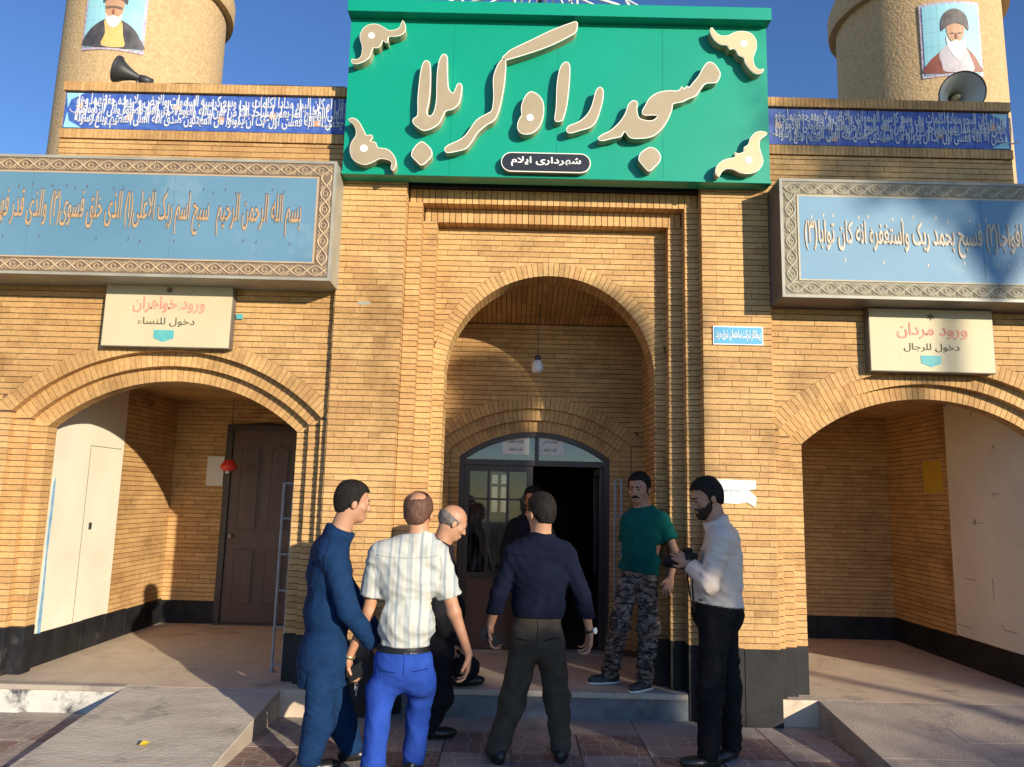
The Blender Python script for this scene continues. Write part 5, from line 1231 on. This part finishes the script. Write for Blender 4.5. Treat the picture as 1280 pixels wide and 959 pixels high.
person('balding man in striped white short-sleeved shirt and royal blue trousers, seen from behind', J, hair=('hairb', 'crown'), skin='skin2', shirt=('striped', .72, .0, .012), trousers='royal', shoes='leatherb', belt=1, collar='striped', face=False, seed=3, loose=.028,
       hands=dict(l=dict(n=(1, -.1, .0), side=1, curl=.75, d=(.12, .05, -1)), r=dict(n=(-1, .1, 0), side=-1, curl=.45, d=(-.02, .05, -1))))
p = at(448, 838, Y+.07); gadget('mobile_phone', 'black phone and wallet gripped by the man in the striped shirt', 'phone', p, (.75, .1, .5), (-.1, -1, .2), (.075, .135, .022), M['phone'])
tw = thing('wristwatch', 'gold wristwatch on the left wrist of the man in the striped shirt', 'watch'); q = v3(J['wl']); dd = unit(q-v3(J['el'])); MB().lathe([(.031, -.010), (.036, -.009), (.036, .009), (.031, .010)], Vector(q-dd*.015), Vector(dd), 20).build('strap', M['gold_w'], tw, smooth=True); MB().lathe([(0, .0), (.017, 0), (.017, .008), (0, .009)], Vector(q-dd*.015)+Vector((-.034, -.004, 0)), (-1, -.3, 0), 16).build('dial', M['white'], tw)
tw = thing('key_bunch', 'keys dangling below the phone in the left hand', 'keys'); p = at(445, 866, Y+.05); b = MB(); b.tube([(p.x+.010*math.cos(a*PI/5), p.y, p.z+.045+.010*math.sin(a*PI/5)) for a in range(11)], .0015, 4); b.build('key_ring', M['metal'], tw); b = MB(); b.box(p.x-.004, p.x+.004, p.y-.001, p.y+.001, p.z-.02, p.z+.036); b.box(p.x-.010, p.x+.010, p.y-.0012, p.y+.0012, p.z+.015, p.z+.036); b.build('key', M['metal'], tw)
# blue suit
Y = 4.86
J = JJ(head=dict(c=at(441, 628, Y), f=(.92, .42, -.12), s=1.05), neck=at(425, 664, Y), sl=at(408, 690, Y+.17), sr=at(416, 692, Y-.17), el=at(448, 760, Y+.2), er=at(436, 765, Y-.20), wl=at(478, 806, Y+.2), wr=at(470, 808, Y-.02),
       pelvis=at(405, 818, Y), hl=at(412, 836, Y+.09), hr=at(402, 836, Y-.09), kl=at(428, 905, Y+.12), kr=at(398, 905, Y-.08), al=at(438, 950, Y+.14), ar=at(386, 960, Y-.10), gl=.012, gr=.012, fl=(.9, .4), fr=(.9, .4), fwd=(.9, .4), build=1.02, belly=.01, belt=.12)
J['al'].z = .10; J['ar'].z = .10
person('dark-haired man in plain blue suit looking right, leftmost of the group', J, hair=('hair', 'full'), shirt=('navys', 1.9, .30, .022), trousers='navys', shoes='leatherb', jacket=1, collar='navys', brow='hair', seed=11, loose=.035,
       hands=dict(l=dict(n=(0, -1, 0), side=-1, curl=.5), r=dict(n=(0, 1, 0), side=1, curl=.5)))
# older man in black suit stepping up
Y = 5.50
J = JJ(head=dict(c=at(566, 653, Y), f=(.82, .30, -.42), s=1.02), neck=at(552, 679, Y), sl=at(552, 700, Y+.17), sr=at(542, 702, Y-.15), el=at(558, 765, Y+.2), er=at(548, 768, Y-.16), wl=at(566, 800, Y+.25), wr=at(560, 806, Y-.05),
       pelvis=at(547, 812, Y+.03), hl=at(552, 826, Y+.12), hr=at(548, 826, Y-.06), kl=at(585, 835, Y+.32), kr=at(552, 872, Y-.04), al=at(578, 858, 6.13), ar=at(537, 912, Y-.02), gl=.205, gr=.012, fl=(.8, .4), fr=(.95, .2), fwd=(.9, .4), build=1.02, belly=.03, belt=.12)
J['al'].z = .29; J['ar'].z = .10
person('old bald man in black suit stooping up the step behind the striped shirt', J, hair=('hairg', 'bald'), skin='skin', shirt=('blacks', 1.9, .26, .018), trousers='blacks', shoes='leatherb', jacket=1, collar='blacks', seed=21, loose=.02, brow='hairg',
       hands=dict(l=dict(n=(0, -1, 0), side=-1, curl=.5), r=dict(n=(0, 1, 0), side=1, curl=.5)))
# navy shirt, khaki trousers, seen from behind
Y = 5.06
J = JJ(head=dict(c=at(676, 641, Y), f=(-.55, .84, -.05), s=1.02), neck=at(676, 671, Y), sl=at(642, 694, Y), sr=at(708, 694, Y), el=at(624, 742, Y), er=at(728, 745, Y), wl=at(613, 782, Y+.05), wr=at(737, 788, Y+.04),
       pelvis=at(671, 800, Y), hl=at(655, 812, Y), hr=at(689, 812, Y), kl=at(640, 880, Y+.03), kr=at(696, 872, Y+.10), al=at(622, 934, Y-.02), ar=at(701, 938, Y+.04), gl=.012, gr=.012, fl=(-.35, 1), fr=(.15, 1), fwd=(0, 1), build=1.02, belly=.0, belt=.165)
J['al'].z = .10; J['ar'].z = .10
D_J = J
person('man in dark navy long-sleeved shirt and dark khaki trousers facing the door', J, hair=('hair', 'full'), shirt=('navysh', 1.93, .02, .012), trousers='khaki', shoes='leatherb', collar='navysh', seed=31, loose=.03,
       hands=dict(l=dict(n=(1, -.3, 0), side=1, curl=.6, d=(.05, 0, -1)), r=dict(n=(-1, -.4, 0), side=-1, curl=.55, d=(-.06, 0, -1))))
p = at(612, 797, Y+.02); gadget('mobile_phone', 'black phone in the left hand of the man in navy', 'phone', p, (.75, 0, -.6), (.2, -1, .1), (.07, .14, .010), M['phone'])
tw = thing('wristwatch', 'pale wristwatch on the right wrist of the man in navy', 'watch'); q = v3(J['wr']); dd = unit(q-v3(J['er'])); MB().lathe([(.031, -.009), (.035, -.008), (.035, .008), (.031, .009)], Vector(q+dd*.0), Vector(dd), 18).build('strap', M['leatherb'], tw, smooth=True); MB().lathe([(0, 0), (.020, 0), (.020, .010), (0, .011)], Vector(q)+Vector((.030, -.012, 0)), (1, -.7, .1), 16).build('dial', M['white'], tw)
# someone in the doorway, facing out
Y = 7.22
J = JJ(head=dict(c=at(667, 625, Y), f=(-.15, -1, -.1), s=1.0), neck=at(664, 648, Y), sl=at(682, 662, Y), sr=at(642, 662, Y), el=at(694, 690, Y), er=at(632, 690, Y), wl=at(686, 720, Y-.1), wr=at(640, 722, Y-.1),
       pelvis=at(662, 722, Y), hl=at(672, 730, Y), hr=at(652, 730, Y), kl=at(672, 762, Y-.03), kr=at(652, 762, Y+.02), al=at(672, 800, Y), ar=at(652, 800, Y), gl=PZ+.006, gr=PZ+.006, fl=(0, -1), fr=(0, -1), fwd=(0, -1), belt=.10)
for k in ('al', 'ar'): J[k].z = PZ+.10
for k in ('kl', 'kr'): J[k].z = PZ+.48
person('man in black standing inside the doorway, mostly hidden behind the navy shirt', J, skin='skin2', res=.0085, hair=('hair', 'full'), shirt=('blacks', 1.9, .1, .015), trousers='blackt', shoes='leatherb', collar='blacks', seed=41)
# green T-shirt and camouflage trousers
Y = 6.21
J = JJ(head=dict(c=at(799, 611, Y), f=(-.50, -.86, -.10), s=1.04), neck=at(803, 635, Y+.01), sl=at(829, 651, Y-.04), sr=at(785, 652, Y+.03), el=at(845, 692, Y-.11), er=at(782, 690, Y+.14), wl=at(838, 722, Y-.12), wr=at(806, 714, Y+.22),
       pelvis=at(797, 722, Y+.02), hl=at(809, 732, Y), hr=at(784, 732, Y), kl=at(811, 786, Y-.02), kr=at(774, 782, Y-.01), al=at(806, 838, 6.16), ar=at(762, 832, 6.34), gl=PZ+.004, gr=PZ+.004, fl=(-.72, -.7), fr=(-.95, -.30), fwd=(-.4, -1), build=.87, belly=.015, belt=.10, hs=.95)
J['al'].z = PZ+.10; J['ar'].z = PZ+.10
person('moustached man in dark green T-shirt and camouflage trousers, hands behind his back', J, res=.0055, hair=('hair', 'full'), shirt=('greent', .60, .05, .012), trousers='camo', shoes='trainer', moustache=True, belt=1, seed=51, loose=.03,
       hands=dict(l=dict(n=(0, -1, 0), side=1, curl=.5), r=dict(n=(0, -1, 0), side=-1, curl=.5)))
# photographer
Y = 5.14
J = JJ(head=dict(c=at(883, 622, Y), f=(-.88, -.18, -.30), s=1.05), neck=at(895, 652, Y), sl=at(900, 678, Y-.15), sr=at(908, 674, Y+.17), el=at(886, 730, Y-.22), er=at(896, 728, Y+.22), wl=at(862, 706, Y-.10), wr=at(860, 712, Y+.10),
       pelvis=at(897, 772, Y), hl=at(893, 790, Y-.09), hr=at(904, 790, Y+.09), kl=at(888, 866, Y-.10), kr=at(910, 862, Y+.10), al=at(886, 935, Y-.10), ar=at(914, 930, Y+.10), gl=.012, gr=.012, fl=(-1, -.1), fr=(-.6, -.6), fwd=(-1, -.1), build=1.08, belly=.03, belt=.105, hd=1.25)
J['al'].z = .10; J['ar'].z = .10
person('bearded photographer in white shirt and black trousers, rightmost in the group', J, hair=('hair', 'full'), beard=True, shirt=('whitesh', 1.93, .02, .014), trousers='blackt', shoes='leatherb', collar='whitesh', belt=1, seed=61, loose=.03,
       hands=dict(l=dict(n=(-.2, 1, 0), side=1, curl=.55, d=(-.6, .3, .45)), r=dict(n=(-.2, -1, 0), side=1, curl=.6, d=(-.8, -.2, .5))))
t = thing('camera', 'black camera with lens held by the photographer', 'camera'); p = at(860, 702, Y-.02)
b = MB(); b.box(p.x-.035, p.x+.045, p.y-.085, p.y+.085, p.z-.055, p.z+.06); b.box(p.x-.03, p.x+.025, p.y-.035, p.y+.035, p.z+.055, p.z+.088); b.build('camera_body', M['phone'], t, bevel=.010)
MB().lathe([(0, -.13), (.040, -.128), (.044, -.07), (.048, -.055), (.048, 0)], (p.x-.03, p.y, p.z), (1, 0, 0), 24).build('lens', M['phone'], t, smooth=True)
MB().tube([(p.x+.01, p.y-.08, p.z+.02), (p.x+.005, p.y-.095, p.z-.15), (p.x+.02, p.y-.07, p.z-.30), (p.x+.04, p.y-.03, p.z-.34), (p.x+.02, p.y+.06, p.z-.2), (p.x, p.y+.07, p.z)], .006, 6).build('strap', M['leatherb'], t, smooth=True)

# seams, pockets, belt loops laid on the cloth where the photograph shows them
from mathutils.bvhtree import BVHTree
def part_of(label_bit, nm):
    for o in COL.objects:
        if o.parent is None and label_bit in o.get('label', ''):
            for c in o.children:
                if c.name.split('.')[0] == nm: return c
def seam(o, name, pix, m, r=.0022):
    me = o.data; me.calc_loop_triangles() if False else None
    if o.name not in _bv: _bv[o.name] = BVHTree.FromPolygons([v.co for v in me.vertices], [p_.vertices[:] for p_ in me.polygons])
    pts = []
    for k in range(len(pix)-1):
        for t_ in range(5):
            x = pix[k][0]+(pix[k+1][0]-pix[k][0])*t_/5; y = pix[k][1]+(pix[k+1][1]-pix[k][1])*t_/5
            d_ = (at(x, y, 1.0)-Vector((0, 0, CAM_Z))).normalized(); h = _bv[o.name].ray_cast(Vector((0, 0, CAM_Z)), d_)
            if h[0] is not None and (not pts or (h[0]-pts[-1]).length < .08): pts.append(h[0])
    if len(pts) > 2: MB().tube(pts, r, 5).build(name, m, o, smooth=True)
_bv = {}
M['seamb'] = mat('royal_seam', (.006, .02, .14), .9, spec=.1); M['seamd'] = mat('dark_seam', (.004, .004, .006), .9, spec=.1); M['seamw'] = mat('shirt_seam', (.26, .27, .27), .9, spec=.1)
o = part_of('royal blue trousers', 'trousers')
if o:
    seam(o, 'pocket', [(474, 838), (485, 840), (496, 841)], M['seamb'], .003); seam(o, 'pocket', [(514, 840), (526, 838), (537, 835)], M['seamb'], .003)
    seam(o, 'seam', [(505, 815), (505, 830), (504, 848)], M['seamb'])
    for x in (478, 502, 530): seam(o, 'belt_loop', [(x, 802), (x, 810), (x, 815)], M['royal'], .005)
o = part_of('striped white', 'shirt')
if o:
    seam(o, 'seam', [(470, 694), (490, 697), (512, 698), (535, 697), (552, 693)], M['seamw'], .0018)
    seam(o, 'seam', [(470, 696), (468, 712), (472, 728)], M['seamw'], .0018); seam(o, 'seam', [(550, 696), (553, 712), (549, 728)], M['seamw'], .0018)
o = part_of('dark khaki', 'trousers')
if o:
    seam(o, 'pocket', [(644, 798), (654, 800), (664, 801)], M['seamd'], .003); seam(o, 'pocket', [(680, 801), (690, 799), (701, 797)], M['seamd'], .003); seam(o, 'seam', [(672, 770), (672, 790), (671, 808)], M['seamd'])
o = part_of('plain blue suit', 'jacket')
if o:
    seam(o, 'seam', [(414, 672), (404, 700), (408, 735), (416, 765)], M['seamd'], .0025); seam(o, 'seam', [(392, 700), (386, 750), (378, 800), (376, 826)], M['seamd'], .0022)
o = part_of('dark navy long-sleeved', 'shirt')
if o: seam(o, 'seam', [(640, 692), (660, 698), (690, 698), (710, 692)], M['seamd'], .002)
# ---------------- trees and an added leaf column behind the camera: they throw the dappled shade
def tree(cx, cy, base_z, zlo, zhi, rx, ry, n, seed, label, col=False, tk=1.0):
    t = thing('shade_tree', label, 'tree'); r = random.Random(seed)
    zc = (zlo+zhi)/2
    MB().tube([(cx+.3, cy-.4, 0), (cx+.2, cy-.3, zlo*.5), (cx, cy, zlo+.3), (cx, cy, zc+.6)], .2, 10, radii=[.26*tk, .2*tk, .15*tk, .06*tk]).build('trunk', M['bark'], t, smooth=True)
    b = MB()
    for i in range(14):
        a = r.uniform(0, 2*PI); q = Vector((cx+rx*.8*math.cos(a), cy+ry*.8*math.sin(a), r.uniform(zlo+.2, zhi-.2)))
        s = Vector((cx, cy, r.uniform(zlo*.9, zc))); m = (s+q)/2+Vector((0, 0, .15)); b.tube([s, m, q], .04, 5, radii=[.07, .045, .015])
    b.build('limbs', M['bark'], t, smooth=True)
    cl = []
    for i in range(90 if col else 46):
        while 1:
            u, v, w = r.uniform(-1, 1), r.uniform(-1, 1), r.uniform(-1, 1)
            if (u*u+v*v < 1 if col else u*u+v*v+w*w < 1): break
        cl.append((cx+u*rx, cy+v*ry, zc+w*(zhi-zlo)/2, r.uniform(.35, .62)*(.5 if col else 1)))
    vs = []; fs = []
    for i in range(n):
        x, y, z, s = r.choice(cl); a, b_, c = r.gauss(0, .5), r.gauss(0, .5), r.gauss(0, .5); p = Vector((x+a*s, y+b_*s, z+c*s*.8))
        if p.z < zlo-.1: continue
        q = Vector((r.gauss(0, 1), r.gauss(0, 1), r.gauss(0, 1))).normalized(); u = q.orthogonal().normalized()*.075; v = q.cross(u)*.9; k = len(vs)
        vs += [tuple(p-u), tuple(p-v*.6+u*.1), tuple(p+u), tuple(p+v*.6+u*.1)]; fs.append((k, k+1, k+2, k+3))
    me = bpy.data.meshes.new('crown'); me.from_pydata(vs, [], fs); o = link('crown', me, M['leaf'], t); tag(o, kind='stuff')
def crown_at(X0, X1, Z0, Z1, t, n, seed, label, col=False, tk=1.0):
    """tree whose shadow falls on this patch of the front wall plane"""
    kx, kz = SUN.x/-SUN.y*t, SUN.z/-SUN.y*t
    tree((X0+X1)/2+kx, 5.95-t, 0, Z0+kz, Z1+kz, (X1-X0)/2, .2 if col else .4+.2*(X1-X0)/2, n, seed, label, col, tk)
crown_at(-1.05, -.15, -1.9, .75, 14, 9000, 3, 'rounded leafy tree behind the viewer, nearest the entrance axis')
crown_at(.62, 1.10, -2.6, 3.3, 14, 30000, 4, 'tall slender leaf column added behind the viewer to shade the niche', True)  # unseen leaf column, added to keep the sun off the niche
crown_at(1.0, 3.2, -2.4, -.2, 14, 12000, 5, 'low broad tree behind the viewer beside the added leaf column')
crown_at(3.2, 6.4, -2.4, .35, 14, 14000, 8, 'outermost wide tree behind the viewer to the far right')
crown_at(-2.4, -.9, -2.3, -.55, 14, 7000, 9, 'small bushy tree behind the viewer, leftmost of the row')
crown_at(2.3, 4.6, 3.95, 5.5, 14, 2600, 31, 'very tall thin-crowned tree behind the viewer to the right', tk=.35)

# ---------------- put every thing's origin at its base
bpy.context.view_layer.update()
for o in [o for o in COL.objects if o.type == 'EMPTY' and o.parent is None]:
    ch = list(o.children); lo = Vector((1e9,)*3); hi = Vector((-1e9,)*3)
    for c in ch:
        if c.type != 'MESH' or not c.data.vertices: continue
        for k in c.bound_box:
            p = c.matrix_world @ Vector(k)
            for i in range(3): lo[i] = min(lo[i], p[i]); hi[i] = max(hi[i], p[i])
    if lo.x > 1e8: continue
    b = Vector(((lo.x+hi.x)/2, (lo.y+hi.y)/2, lo.z))
    for c in ch: c.location = c.location-b
    o.location = b
    if 'org' in o: del o['org']
